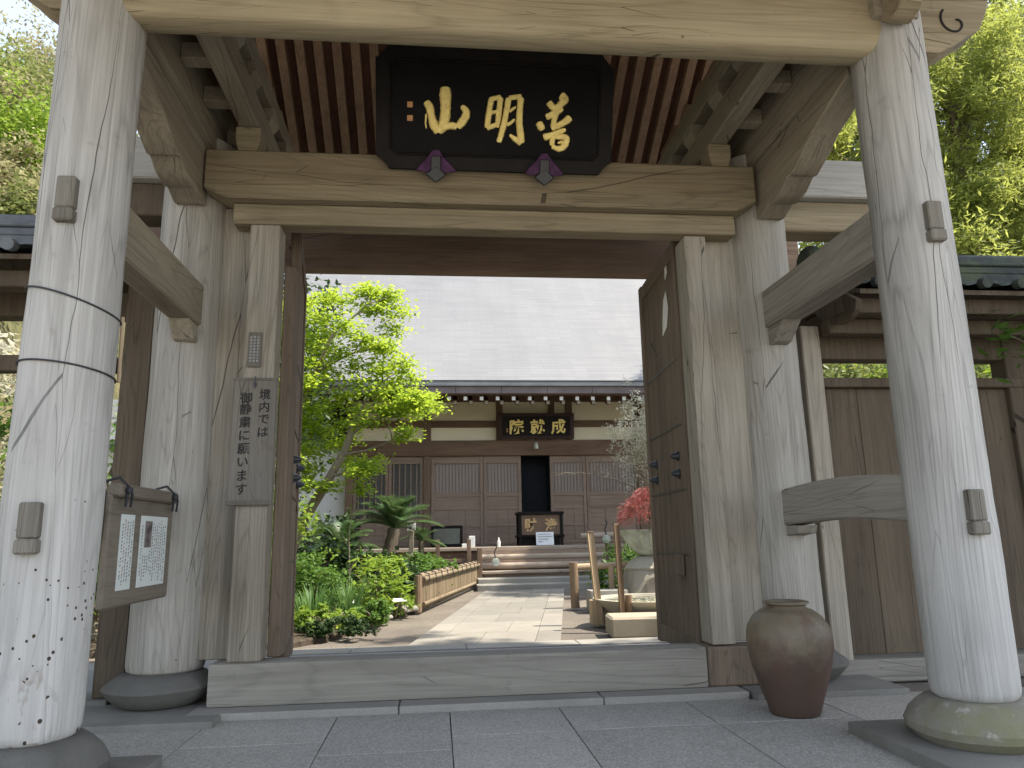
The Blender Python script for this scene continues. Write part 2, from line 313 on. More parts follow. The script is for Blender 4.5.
# ------------------------------------------------------------------ mesh helper
class MB:
    def __init__(s): s.bm = bmesh.new(); s.mi = 0; s.sh = []
    def box(s, x0, x1, y0, y1, z0, z1, bev=.006, rot=None, piv=None):
        t = bmesh.new()
        bmesh.ops.create_cube(t, size=1, matrix=Matrix.Translation(((x0+x1)/2, (y0+y1)/2, (z0+z1)/2)) @ Matrix.Diagonal((abs(x1-x0), abs(y1-y0), abs(z1-z0), 1)))
        b = min(bev, .3*min(abs(x1-x0), abs(y1-y0), abs(z1-z0)))
        if b > 0: bmesh.ops.bevel(t, geom=t.edges[:], offset=b, segments=1 if b < .012 else 2, affect='EDGES', profile=.6)
        if rot is not None:
            c = Vector(piv) if piv is not None else Vector(((x0+x1)/2, (y0+y1)/2, (z0+z1)/2))
            bmesh.ops.transform(t, matrix=Matrix.Translation(c) @ rot.to_4x4() @ Matrix.Translation(-c), verts=t.verts[:])
        return s.add(t)
    def add(s, t):
        me = bpy.data.meshes.new('tmp'); t.to_mesh(me); t.free(); s.bm.from_mesh(me); bpy.data.meshes.remove(me); return s
    def beam(s, p, q, wd, ht, bev=.006, up=(0, 0, 1), wd2=None, ht2=None):
        p, q = Vector(p), Vector(q); d = (q-p); L = d.length; d.normalize()
        u = Vector(up); sx = d.cross(u).normalized(); u = sx.cross(d)
        t = bmesh.new(); bmesh.ops.create_cube(t, size=1)
        for v in t.verts:
            far = v.co.y > 0
            a = (wd2 or wd) if far else wd; b = (ht2 or ht) if far else ht
            v.co = (p+q)/2 + sx*v.co.x*a + d*v.co.y*L + u*v.co.z*b
        bb = min(bev, .3*min(wd, ht))
        if bb > 0: bmesh.ops.bevel(t, geom=t.edges[:], offset=bb, segments=1, affect='EDGES')
        return s.add(t)
    def prism(s, pts, plane, a0, a1, bev=0., fn=None):
        t = bmesh.new()
        def mk(p, a):
            if plane == 'XZ': return (p[0], a, p[1])
            if plane == 'YZ': return (a, p[0], p[1])
            return (p[0], p[1], a)
        vs = [t.verts.new(mk(p, a0)) for p in pts]; f = t.faces.new(vs)
        r = bmesh.ops.extrude_face_region(t, geom=[f]); nv = [g for g in r['geom'] if isinstance(g, bmesh.types.BMVert)]
        d = {'XZ': (0, a1-a0, 0), 'YZ': (a1-a0, 0, 0), 'XY': (0, 0, a1-a0)}[plane]
        bmesh.ops.translate(t, vec=d, verts=nv)
        bmesh.ops.recalc_face_normals(t, faces=t.faces[:])
        if bev: bmesh.ops.bevel(t, geom=[e for e in t.edges if e.calc_face_angle(0) > .5], offset=bev, segments=1, affect='EDGES')
        if fn:
            for v in t.verts: v.co = fn(v.co.copy())
        return s.add(t)
    def tube(s, pts, rad, n=8, cap=True):
        pts = [Vector(p) for p in pts]
        if not hasattr(rad, '__len__'): rad = [rad]*len(pts)
        t = bmesh.new(); rings = []; a = None
        for i, p in enumerate(pts):
            d = (pts[min(i+1, len(pts)-1)] - pts[max(i-1, 0)]).normalized()
            if a is None: a = d.orthogonal().normalized()
            else: a = (a - d*a.dot(d)).normalized()
            b = d.cross(a)
            rings.append([t.verts.new(p + (a*math.cos(k*2*math.pi/n)+b*math.sin(k*2*math.pi/n))*rad[i]) for k in range(n)])
        for r0, r1 in zip(rings, rings[1:]):
            for k in range(n): t.faces.new((r0[k], r0[(k+1) % n], r1[(k+1) % n], r1[k]))
        if cap: t.faces.new(rings[0][::-1]); t.faces.new(rings[-1])
        return s.add(t)
    def lathe(s, prof, c=(0, 0, 0), n=40, wob=0., seed=0, sq=0.):
        t = bmesh.new(); rings = []
        for r, z in prof:
            ring = []
            for k in range(n):
                a = k*2*math.pi/n; ca, sa = math.cos(a), math.sin(a)
                rr = r
                if sq: rr = r/((abs(ca)**sq+abs(sa)**sq)**(1/sq))
                if wob: rr += wob*noise.noise(Vector((ca*1.7+seed, sa*1.7, z*2.2)))+wob*.4*noise.noise(Vector((ca*6+seed, sa*6, z*7)))
                ring.append(t.verts.new((c[0]+rr*ca, c[1]+rr*sa, c[2]+z)))
            rings.append(ring)
        for r0, r1 in zip(rings, rings[1:]):
            for k in range(n): t.faces.new((r0[k], r0[(k+1) % n], r1[(k+1) % n], r1[k]))
        t.faces.new(rings[0][::-1]); t.faces.new(rings[-1])
        bmesh.ops.recalc_face_normals(t, faces=t.faces[:])
        return s.add(t)
    def face(s, pts):
        s.bm.faces.new([s.bm.verts.new(p) for p in pts]); return s
ORG = {}
def link(name, me, mat, parent, ang):
    o = bpy.data.objects.new(name, me); COL.objects.link(o)
    if mat is not None:
        if len(me.materials) == 0: me.materials.append(mat)
    if parent is not None:
        org = ORG[parent.name]; me.transform(Matrix.Translation(-org)); o.parent = parent; ORG[o.name] = org
    else: ORG[o.name] = Vector((0, 0, 0))
    me.shade_smooth()
    me.set_sharp_from_angle(angle=R(ang))
    return o
def part(name, mb, mat, parent=None, label=None, ang=32):
    me = bpy.data.meshes.new(name); mb.bm.to_mesh(me); mb.bm.free()
    o = link(name, me, MAT[mat] if isinstance(mat, str) else mat, parent, ang)
    if label: o['label'] = label
    return o
def tag(o, label=None, cat=None, group=None, kind=None):
    for k, v in (('label', label), ('category', cat), ('group', group), ('kind', kind)):
        if v: o[k] = v
    return o
def thing(name, label, cat, loc=(0, 0, 0), group=None):
    o = bpy.data.objects.new(name, None); COL.objects.link(o); o.location = loc; o.empty_display_size = .1
    ORG[o.name] = Vector(loc); return tag(o, label, cat, group)
def single(name, mb, mat, label, cat, loc=(0, 0, 0), group=None, ang=32):
    me = bpy.data.meshes.new(name); mb.bm.to_mesh(me); mb.bm.free(); me.transform(Matrix.Translation(-Vector(loc)))
    o = bpy.data.objects.new(name, me); COL.objects.link(o); o.location = loc
    me.materials.append(MAT[mat] if isinstance(mat, str) else mat); me.shade_smooth(); me.set_sharp_from_angle(angle=R(ang))
    ORG[o.name] = Vector(loc); return tag(o, label, cat, group)
def struct(name, mb, mat, ang=32): return tag(part(name, mb, mat, None, None, ang), kind='structure')
def copy_part(src, parent, dx):
    c = src.copy(); COL.objects.link(c); c.parent = parent; c.location = src.location + Vector(dx); return c
# glyphs: text object converted to a mesh standing in the XZ plane facing -Y, centred
def glyph(ch, size, ext=.004, bold=0.):
    cu = bpy.data.curves.new('glyph', 'FONT'); cu.body = ch; cu.size = size; cu.extrude = ext; cu.offset = bold; cu.resolution_u = 3
    o = bpy.data.objects.new('glyph', cu); COL.objects.link(o)
    me = bpy.data.meshes.new_from_object(o.evaluated_get(bpy.context.evaluated_depsgraph_get()))
    bpy.data.objects.remove(o); bpy.data.curves.remove(cu)
    me.materials.clear()
    n = len(me.vertices); co = np.empty(n*3); me.vertices.foreach_get('co', co); co = co.reshape(-1, 3)
    c = (co.max(0)+co.min(0))/2; co -= c
    wob = np.array([[noise.noise(Vector((v[0]*9/size, v[1]*9/size, ord(ch) % 97)))*.014*size, noise.noise(Vector((v[0]*9/size, v[1]*9/size, 50)))*.014*size, 0] for v in co])
    co += wob; co[:, 1] += co[:, 0]*.07
    me.vertices.foreach_set('co', co.ravel()); me.update()
    return me
def place_glyph(name, ch, size, mat, frame, parent, ext=.004, bold=0., sx=1.):
    me = glyph(ch, size, ext, bold); me.transform(frame @ Matrix.Diagonal((sx, 1, 1, 1)))
    return link(name, me, MAT[mat], parent, 40)
def frame(o, x, y):      # local x axis, y axis, origin -> matrix
    x = Vector(x).normalized(); y = Vector(y); y = (y - x*y.dot(x)).normalized(); z = x.cross(y)
    m = Matrix.Identity(4)
    for i in range(3): m[i][0], m[i][1], m[i][2], m[i][3] = x[i], y[i], z[i], o[i]
    return m
# ================================================================== THE SETTING
g = MB(); g.face([(-150, -150, -.03), (150, -150, -.03), (150, 150, -.03), (-150, 150, -.03)]); struct('ground', g, 'earth')
def slabs(name, cells, mat, gap=.0032, zt=0., zb=-.08):
    bm = bmesh.new(); la = bm.verts.layers.float.new('shade')
    for c in cells:
        sh = random.random(); ctr = sum((Vector(p) for p in c), Vector((0, 0)))/len(c)
        rings = []
        for inset, z in ((gap, zb), (gap, zt-.0015), (gap+.0015, zt)):
            ring = []
            for p in c:
                d = ctr-Vector(p); q = Vector(p)+d.normalized()*inset*1.3; v = bm.verts.new((q.x, q.y, z)); v[la] = sh; ring.append(v)
            rings.append(ring)
        n = len(c)
        for a, b in zip(rings, rings[1:]):
            for k in range(n): bm.faces.new((a[k], a[(k+1) % n], b[(k+1) % n], b[k]))
        bm.faces.new(rings[-1])
    m = MB(); m.bm.free(); m.bm = bm; return struct(name, m, mat, 20)
cells = []
xs = [-5.3, -4.2, -3.2, -2.45, -1.75, -1.15, -.51, .07, .65, 1.35, 2.05, 2.8, 3.6, 4.4, 5.3]
for i in range(len(xs)-1):
    ys = [-2.6, -1.7, -.8, .1, 1.0] + ([1.9, 2.75, 3.67, 4.16] if i % 2 else [1.6, 2.6, 3.45, 4.16])
    if -.1 < xs[i] < .7: ys = [-2.6, -1.7, -.8, .1, 1.0, 1.9, 2.8, 3.67, 4.16]
    for a, b in zip(ys, ys[1:]): cells.append([(xs[i], a), (xs[i+1], a), (xs[i+1], b), (xs[i], b)])
slabs('paving', cells, 'slab')
g = MB(); g.box(-14, 14, -22, -2.66, -.08, -.004, 0); struct('added_bounce_ground', g, 'bounce_pale')  # unseen pale ground added behind the camera to bounce sunlight onto the gate
g = MB(); g.box(-5.3, 5.3, -2.65, 4.165, -.1, -.008, 0); struct('paving_bed', g, 'soil')
# stone strip the threshold sits on, floor behind the threshold
g = MB()
for a, b in ((-1.28, -.2), (-.195, .9), (.905, 1.72)): g.box(a, b, 4.165, 4.6, -.05, .035, .006)
struct('sill_kerb', g, 'granite_light')
g = MB(); g.box(-3, 3.6, 4.61, 6.35, -.08, -.004, .004); struct('gate_floor', g, 'granite')
g = MB()
for i in range(6): g.box(-2.6+i*.95, -2.6+i*.95+.945, 6.36, 6.64, -.06, .006, .005)
struct('kerb', g, 'granite_light')
# path slabs heading obliquely to the hall steps
def lerp(a, b, t): return (a[0]+(b[0]-a[0])*t, a[1]+(b[1]-a[1])*t)
NL, NR, FL, FR = (-.25, 6.66), (1.08, 6.66), (.84, 13.0), (2.2, 13.0)
cells = []; rows = [0, .12, .25, .37, .5, .62, .75, .88, 1]
for i, (a, b) in enumerate(zip(rows, rows[1:])):
    cut = [0, .17, .60, .83, 1] if i % 2 else [0, .17, .45, .83, 1]
    for c, d in zip(cut, cut[1:]):
        cells.append([lerp(lerp(NL, FL, a), lerp(NR, FR, a), c), lerp(lerp(NL, FL, a), lerp(NR, FR, a), d), lerp(lerp(NL, FL, b), lerp(NR, FR, b), d), lerp(lerp(NL, FL, b), lerp(NR, FR, b), c)])
slabs('path', cells, 'path', .005, .0)
# garden bed
g = MB(); g.prism([(-6, 6.6), (-1.35, 6.85), (-.95, 7.4), (-.45, 9.3), (-.24, 9.7), (.6, 14.3), (-6, 14.6)], 'XY', -.06, .03, .015); struct('garden_bed', g, 'soil')
# steep scrub hillside to the left and behind the right wing
def hillmesh(x0, x1, y0, y1, fz, nx=50, ny=40):
    b = bmesh.new(); V = []
    for j in range(ny+1):
        row = []
        for i in range(nx+1):
            x = x0+(x1-x0)*i/nx; y = y0+(y1-y0)*j/ny; row.append(b.verts.new((x, y, fz(x, y))))
        V.append(row)
    for j in range(ny):
        for i in range(nx): b.faces.new((V[j][i], V[j][i+1], V[j+1][i+1], V[j+1][i]))
    m = MB(); m.bm.free(); m.bm = b; return m
def hz(x, y):
    d = max(0, -x-5.6-.05*abs(y-12)); t = min(1, d/5.0)
    return -.3 + 10.6*t*t*(3-2*t) + .8*noise.noise(Vector((x*.35, y*.35, 3))) * min(1, d) - .12*max(0, y-24)
struct('hill', hillmesh(-45, -5, 3, 48, hz), 'hill', 80)
def hz2(x, y):
    d = max(0, y-30+.1*abs(x-10)); t = min(1, d/16)
    return -.3+15*t*t*(3-2*t)+1.0*noise.noise(Vector((x*.3, y*.3, 9)))*min(1, d)
struct('terrain', hillmesh(-10, 60, 28, 70, hz2), 'hill', 80)
# ================================================================== THE GATE
gate = thing('temple_gate', 'large weathered timber temple gate with round pillars and open double doors', 'gate', (.35, 3.8, 0))
PIL = [(-1.48, 3.05, .168, .215, 3.7, 'pillar_worn', 'base_grey'), (2.23, 3.05, .168, .215, 3.7, 'pillar', 'base_moss'),
       (-1.515, 4.55, .207, .20, 3.4, 'pillar_back', 'base_grey'), (2.165, 4.55, .207, .20, 3.4, 'pillar_back', 'base_grey')]
for i, (x, y, r, z0, z1, mt, bs) in enumerate(PIL):
    prof = [(r*.90, z0), (r*.97, z0+.012), (r, z0+.035), (r*1.012, z0+.09)] + [(r*(1.012-.02*t), z0+.1+(z1-z0-.1)*t) for t in [k/24 for k in range(25)]]
    p = part('pillar', MB().lathe(prof, (x, y, 0), 56, .006, i*13), pillar_mat(mt, x, y, r), gate)
    if i < 2:
        sp_ = [(.20, .045), (.235, .05), (.268, .085), (.272, .115), (.25, .155), (.215, .19), (.19, .208), (.14, .216)]
        part('base_stone', MB().lathe(sp_, (x, y, 0), 64, .013, i*7+3), bs, gate)
    else:
        sp_ = [(.16, .03), (.19, .035), (.225, .05), (.26, .08), (.285, .11), (.297, .13), (.296, .14), (.28, .155), (.25, .175), (.225, .195), (.18, .203)]
        part('base_stone', MB().lathe(sp_, (x, y-.05, 0), 64, .010, i*7+3), bs, gate)
    if i < 2:
        s_ = -1 if i == 0 else 1
        for (zc, h) in ((2.245, .19), (.962, .185)):
            xx = x+(.012 if i == 0 else -.012); yy = y-r-.03
            part('peg', MB().box(xx-.036, xx+.036, yy, yy+.10, zc-h/2+.056, zc+h/2, .006), 'peg', p)
            part('peg', MB().box(xx-.038, xx+.038, yy-.006, yy+.10, zc-h/2, zc-h/2+.054, .007), 'peg', p)
for x, y, hw in ((-1.48, 3.05, .36), (2.23, 3.05, .37)):
    part('base_plate', MB().box(x-hw, x+hw, y-hw, y+hw, -.04, .048, .012), 'plate', gate)
part('base_plate', MB().box(-1.98, -1.10, 4.02, 4.98, -.04, .034, .012), 'plate', gate)
part('base_plate', MB().box(1.74, 2.62, 4.1, 4.98, -.04, .034, .012), 'plate', gate)
# front cross beam: swelling log-like section
sec = [(2.93, 3.66), (2.915, 3.5), (2.92, 3.25), (2.94, 3.18), (2.965, 3.157), (3.045, 3.157), (3.12, 3.19), (3.17, 3.27), (3.18, 3.66)]
fb = part('front_beam', MB().prism(sec, 'YZ', -1.40, 2.15, .01), 'beam_pale', gate)
nose = [(0, .0), (.10, .0), (.19, .05), (.26, .10), (.33, .14), (.38, .24), (.42, .36), (.42, .46), (0, .46)]
for s_, x0 in ((1, 2.36), (-1, -1.61)):
    m = MB(); m.prism([(x0+s_*a*(1 if s_ > 0 else .75), 3.19+b) for a, b in nose], 'XZ', 2.97, 3.13, .008)
    nn = part('carved_nose', m, 'beam_x', fb)
    k = 1 if s_ > 0 else .75
    pts = []
    for t in range(34):
        a = t/33*5.2; rr = .012+.075*(1-t/33)
        pts.append((x0+s_*k*(.20+rr*math.cos(a*1.0+2.3)), 2.968, 3.36+rr*math.sin(a+2.3)))
    part('scroll_shade_line', MB().tube(pts, .006, 6), 'ink', nn)  # dark tube stands in for the shade inside a carved scroll
# front noses of the side beams, over the pillar fronts
for x in (2.17, -1.50):
    y0 = 2.90
    prof = [(y0, 3.70), (y0, 3.28), (y0-.05, 3.235), (y0-.13, 3.25), (y0-.20, 3.34), (y0-.22, 3.45), (y0-.17, 3.55), (y0-.17, 3.70)]
    n_ = part('carved_nose', MB().prism(prof, 'YZ', x-.055, x+.055, .006), 'beam_x', gate)
    pts = [(x-.058, y0-.1+.05*(1-t/24)*math.cos(t/24*6), 3.42+.05*(1-t/24)*math.sin(t/24*6)) for t in range(25)]
    part('scroll_shade_line', MB().tube(pts, .004, 6), 'ink', n_)  # groove shade again drawn as a dark tube
# big lintel beam between the inner pillars, with chamfered lower ends
kz0, kz1 = 2.985, 3.25
m = MB(); m.prism([(-1.405, kz1), (-1.405, 2.995), (-1.26, 2.935), (1.93, 2.935), (2.07, 2.995), (2.07, kz1)], 'XZ', 4.25, 4.44, .012)
part('lintel_beam', m, 'beam_x', gate)
part('lintel_rail', MB().box(-1.24, 1.94, 4.325, 4.46, 2.80, 2.932, .008), 'beam_x', gate)
part('rear_beam', MB().box(-2.4, 3.2, 5.86, 6.0, 3.09, 3.44, .01), 'beam_dark', gate)
for x in (-1.98, 2.86): part('rear_post', MB().lathe([(.12, 0), (.12, 4.2)], (x, 5.93, 0), 24), 'post', gate)
part('back_beam', MB().box(-1.4, 2.05, 4.45, 4.70, 2.965, 3.30, .01), 'beam_dark', gate)
# threshold
part('threshold', MB().box(-1.22, 1.545, 4.31, 4.50, .036, .255, .014), 'thresh', gate)
part('threshold', MB().box(1.55, 1.985, 4.315, 4.5, .036, .25, .01), 'door', gate)
# jamb posts
part('jamb', MB().box(-1.33, -1.125, 4.465, 4.56, .256, 2.96, .006), 'post', gate)
part('jamb', MB().box(-1.135, -.955, 4.335, 4.50, .256, 2.80, .008), 'post', gate)
part('jamb', MB().box(-.953, -.885, 4.49, 4.66, .256, 2.59, .006), 'door', gate)
part('jamb', MB().box(1.60, 1.745, 4.36, 4.55, .256, 2.80, .012), 'post', gate)
part('jamb', MB().box(1.747, 1.99, 4.465, 4.58, .256, 2.96, .02), 'post', gate)
# side braces between front and inner pillars
def brace(name, x, z, h, wd, mat, sag=0., y0=3.15, y1=4.42):
    top, bot = [], []
    for k in range(13):
        t = k/12; yy = y0+(y1-y0)*t; zz = z+sag*math.sin(math.pi*t)
        top.append((yy, zz+h/2)); bot.append((yy, zz-h/2))
    return part(name, MB().prism(top+bot[::-1], 'YZ', x-wd/2, x+wd/2, .01), mat, gate)
brace('side_brace', -1.47, 2.29, .255, .14, 'beam_y')
brace('side_brace', 2.17, 2.30, .25, .15, 'brace_grey')
brace('side_brace', 2.17, 1.035, .215, .14, 'brace_grey', .03)
brace('side_brace', -1.56, 1.035, .20, .12, 'brace_grey')
part('brace_wedge', MB().prism([(4.20, .93), (4.36, .93), (4.36, .87), (4.22, .885)], 'YZ', 2.11, 2.23, .004), 'brace_grey', gate)
part('brace_wedge', MB().prism([(4.14, 2.175), (4.36, 2.175), (4.36, 2.06), (4.28, 2.07)], 'YZ', 2.11, 2.23, .004), 'brace_grey', gate)
part('brace_wedge', MB().prism([(4.20, 2.16), (4.36, 2.16), (4.36, 2.05), (4.3, 2.06)], 'YZ', -1.53, -1.41, .004), 'beam_y', gate)
# side beams over the pillars, with carved arms under them
arm = [(4.40, 3.30), (4.40, 2.93), (4.30, 2.91), (4.18, 2.95), (4.12, 2.93), (4.0, 2.945), (3.9, 3.0), (3.86, 2.985), (3.74, 3.03), (3.6, 3.10), (3.45, 3.14), (3.2, 3.2), (3.2, 3.30)]
for x in (-1.50, 2.19):
    part('side_beam', MB().box(x-.115, x+.115, 2.88, 5.45, 3.302, 3.60, .012), 'beam_y', gate)
    part('carved_arm', MB().prism(arm, 'YZ', x-.085, x+.085, .008), 'beam_y', gate)
# upper brackets: blocks standing on the side beams carry inner purlin beams
for s_, x in ((1, -1.50), (-1, 2.19)):
    xi = x+s_*.335
    part('upper_beam', MB().box(xi-.06, xi+.06, 2.7, 5.5, 3.42, 3.60, .008), 'beam_y', gate)
    part('upper_beam', MB().box(x-.10, x+.10, 2.75, 5.3, 3.602, 3.72, .008), 'beam_y', gate)
    part('gable_board', MB().box(x-.02, x+.02, 2.8, 5.15, 3.73, 4.25, .004), 'beam_dark', gate)
    part('bearing_block', MB().prism([(xi-.055, 3.252), (xi+.055, 3.252), (xi+.075, 3.33), (xi+.075, 3.415), (xi-.075, 3.415), (xi-.075, 3.33)], 'XZ', 4.27, 4.43, .006), 'beam_pale', gate)
    for yb in (3.32, 3.72, 4.12, 4.62, 5.05):
        xa, xb = sorted((x+s_*.117, xi-s_*.062))
        part('bracket_arm', MB().box(xa, xb, yb-.045, yb+.045, 3.46, 3.56, .006), 'beam_y', gate)
        part('bearing_block', MB().prism([(xi-.05, 3.602), (xi+.05, 3.602), (xi+.085, 3.65), (xi+.085, 3.72), (xi-.085, 3.72), (xi-.085, 3.65)], 'XZ', yb-.08, yb+.08, .005), 'beam_y', gate)
    part('upper_beam', MB().box(xi-.07, xi+.07, 2.7, 5.5, 3.722, 3.86, .008), 'beam_y', gate)
    pts = [(3.0+2.4*k/60, 3.86+.10+.05*abs(math.sin(k/60*23))+.02*math.sin(k/60*61)) for k in range(61)]
    part('carved_board', MB().prism([(3.0, 3.862)]+pts+[(5.4, 3.862)], 'YZ', xi-.02, xi+.02, 0), 'rafter', gate)
# roof: ridge along X
RY, RZ, SL = 3.95, 5.32, .62
def rz(y): return RZ-SL*abs(y-RY)
YF, YB = 1.05, 5.99
X0, X1 = -2.35, 3.05
th = math.atan(SL)
for y1 in (YF, YB):
    s_ = 1 if y1 > RY else -1
    src = None; n = 0; x = X0+.06
    while x < X1:
        if src is None:
            m = MB(); m.beam((x, RY+s_*.02, rz(RY)-.055), (x, y1, rz(y1)-.055), .068, .085, .004)
            src = part('rafter', m, 'rafter', gate); x_0 = x
        else: copy_part(src, gate, (x-x_0, 0, 0))
        x += .139
    m = MB(); m.prism([(RY, RZ+.0), (y1+s_*.05, rz(y1+s_*.05)), (y1+s_*.05, rz(y1+s_*.05)+.03), (RY, RZ+.03)], 'YZ', X0, X1, 0); part('roof_boarding', m, 'deck', gate)
    # tiles: one corrugated sheet per slope
    b = bmesh.new(); nx = 130; ny = 14; V = []
    for j in range(ny+1):
        for q in (0, 1):
            yy = RY+(y1+s_*.14-RY)*min(1, (j+q*.98)/ny)
            row = []
            for i in range(nx+1):
                u = i/nx*20; xx = X0-.1+(X1-X0+.2)*i/nx
                row.append(b.verts.new((xx, yy, rz(yy)+.12+.035*abs(math.sin(u*math.pi))+(.02 if q == 1 else 0)-.0)))
            V.append(row)
    for a, c in zip(V, V[1:]):
        for i in range(nx): b.faces.new((a[i], a[i+1], c[i+1], c[i]))
    m = MB(); m.bm.free(); m.bm = b; part('roof_tiles', m, 'tile', gate, None, 60)
m = MB(); m.box(X0-.1, X1+.1, RY-.16, RY+.16, RZ+.05, RZ+.38, .03); m.tube([(X0-.12, RY, RZ+.4), (X1+.12, RY, RZ+.4)], .09, 12); part('ridge', m, 'tile', gate)
part('ridge_beam', MB().box(X0+.1, X1-.1, RY-.09, RY+.09, RZ-.33, RZ-.11, .01), 'beam_dark', gate)
for xg in (X0+.02, X1-.02):
    m = MB(); m.prism([(YF, rz(YF)+.03), (RY, RZ+.03), (YB, rz(YB)+.03), (YB, rz(YB)-.16), (RY, RZ-.24), (YF, rz(YF)-.16)], 'YZ', xg-.03, xg+.03, 0); part('bargeboard', m, 'beam_dark', gate)
part('eave_purlin', MB().box(X0+.05, X1-.05, 2.98, 3.16, 4.44, 4.62, .01), 'beam_dark', gate)
# side wing beams leaving the inner pillars
for x0, x1 in ((-2.35, -1.64), (2.30, 3.15)):
    part('wing_beam', MB().box(x0, x1, 4.40, 4.58, 3.12, 3.40, .01), 'beam_grey', gate)
    part('wing_beam', MB().box(x0+.02, x1-.02, 4.46, 4.66, 2.90, 3.115, .01), 'board' if x0 < 0 else 'beam_x', gate)
# doors
def leafdoor(hinge, free, thick, zb, zt, mirror, name='door'):
    h, f = Vector((*hinge, 0)), Vector((*free, 0)); d = (f-h).normalized(); L = (f-h).length; nrm = Vector((-d.y, d.x, 0))
    if mirror: nrm = -nrm           # nrm points to the passage side
    def P(u, v, z): return h+d*u+nrm*v+Vector((0, 0, z))
    def slab(m, u0, u1, v0, v1, z0, z1, bev=.004):
        rot = Matrix((d, nrm, Vector((0, 0, 1)))).transposed()
        if rot.determinant() < 0: rot = Matrix((d, -nrm, Vector((0, 0, 1)))).transposed(); v0, v1 = -v1, -v0
        c = P(0, 0, 0); m.box(u0, u1, v0, v1, z0, z1, bev, None)
        return rot
    def bx(dims, bev=.004):
        t = MB(); t.box(*dims, bev)
        for v in t.bm.verts: v.co = P(v.co.x, v.co.y, v.co.z)
        bmesh.ops.recalc_face_normals(t.bm, faces=t.bm.faces[:]); return t
    m = bx((0, .02, -thick/2, thick/2, zb, zt)); n = 6
    for i in range(n):
        a = .085+(L-.17)*i/n; b_ = .085+(L-.17)*(i+1)/n
        t = bx((a+.002, b_-.002, -thick*.28, thick*.28, zb+.12, zt-.10), .005); me = bpy.data.meshes.new('t'); t.bm.to_mesh(me); t.bm.free(); m.bm.from_mesh(me); bpy.data.meshes.remove(me)
    dr = part(name, m, 'door', gate)
    for a, b_ in ((0.021, .085), (L-.085, L)): part('stile', bx((a, b_, -thick/2, thick/2, zb, zt)), 'door', dr)
    for a, b_ in ((zb+.02, zb+.13), (zt-.12, zt-.01), ): part('rail', bx((.087, L-.087, -thick*.45, thick*.45, a, b_)), 'door', dr)
    for z in (.75, 1.18, 1.62, 2.08): part('batten', bx((.087, L-.087, thick*.29, thick*.36, z, z+.012), .001), 'iron', dr)
    for z in (1.30, 1.42):
        for u in (.24*L, .80*L):
            c = P(u, thick*.28, z); prof = [(.036, 0), (.036, .008), (.026, .02), (.02, .04), (.012, .055), (.004, .06)]
            t = MB(); t.lathe(prof, (0, 0, 0), 16)
            fr = frame(c, (0, 0, 1), d); q = fr.to_3x3() @ Vector((0, 0, 1))
            if q.dot(nrm) < 0: fr = frame(c, (0, 0, 1), -d)
            bmesh.ops.transform(t.bm, matrix=fr, verts=t.bm.verts[:]); part('stud', t, 'iron', dr)
    return dr, bx, P
drR, bxR, PR = leafdoor((1.665, 4.66), (1.725, 5.78), .07, .10, 2.92, False)
# scraps of white paper and the latch on the right leaf
for pts in ([(0, 0), (.05, .03), (.075, .14), (.06, .26), (.03, .22), (.01, .1)], [(.06, .33), (.085, .36), (.08, .48), (.065, .46)]):
    t = MB(); t.prism([(.46-p[0]*2.6, 2.33+p[1]*1.15) for p in pts], 'XZ', .0, .002, 0)
    for v in t.bm.verts: v.co = PR(v.co.x, .024+v.co.y, v.co.z)
    part('paper_scrap', t, 'tape', drR)
part('latch', bxR((.26, .40, .024, .05, .62, .76), .006), 'door', drR)
drL, bxL, PL = leafdoor((-.925, 4.68), (-1.075, 5.76), .07, .10, 2.92, True)
# ---------------------------------------------------------------- left wing: side gate frame with small tiled roof
def tiled_roof(parent, x0, x1, yr, z, half, drop, mat, nrm=12):
    for s_ in (-1, 1):
        b = bmesh.new(); V = []; nx = int((x1-x0)*26)
        for j in range(5):
            for q in (0, 1):
                t = min(1, (j+q*.97)/5); yy = yr+s_*half*t; row = []
                for i in range(nx+1):
                    xx = x0+(x1-x0)*i/nx; row.append(b.verts.new((xx, yy, z-drop*t+.03*abs(math.sin(xx*math.pi/.24))+(.018 if q else 0))))
                V.append(row)
        for a, c in zip(V, V[1:]):
            for i in range(nx): b.faces.new((a[i], a[i+1], c[i+1], c[i]))
        m = MB(); m.bm.free(); m.bm = b; part('roof_tiles', m, mat, parent, None, 60)
        x = x0+.12; src = part('eave_tile', MB().tube([(x, yr+s_*(half-.02), z-drop+.045), (x, yr+s_*(half+.035), z-drop+.035)], .036, 12), mat, parent)
        for k in range(1, int((x1-x0-.2)/.24)+1): copy_part(src, parent, (.24*k, 0, 0))
        m = MB(); m.prism([(yr, z-.02), (yr+s_*(half-.03), z-drop-.0), (yr+s_*(half-.03), z-drop-.03), (yr, z-.06)], 'YZ', x0+.02, x1-.02, 0); part('roof_boarding', m, 'board', parent)
    m = MB(); m.box(x0, x1, yr-.09, yr+.09, z-.01, z+.06, .01); m.box(x0, x1, yr-.075, yr+.075, z+.062, z+.12, .01); m.box(x0, x1, yr-.085, yr+.085, z+.122, z+.15, .008)
    m.tube([(x0-.01, yr, z+.17), (x1+.01, yr, z+.17)], .06, 10); part('ridge', m, mat, parent)
WY = 4.72
wl = thing('side_gate', 'open timber side gate with blue grey tiled roof left of the main gate', 'gate', (-2.6, WY, 0))
tiled_roof(wl, -5.6, -1.98, WY, 2.76, .62, .26, 'tile')
part('post', MB().box(-1.905, -1.735, 4.55, 4.70, .06, 2.5, .008), 'board', wl)
part('post', MB().box(-4.3, -4.15, 4.64, 4.8, 0, 2.5, .008), 'board', wl)
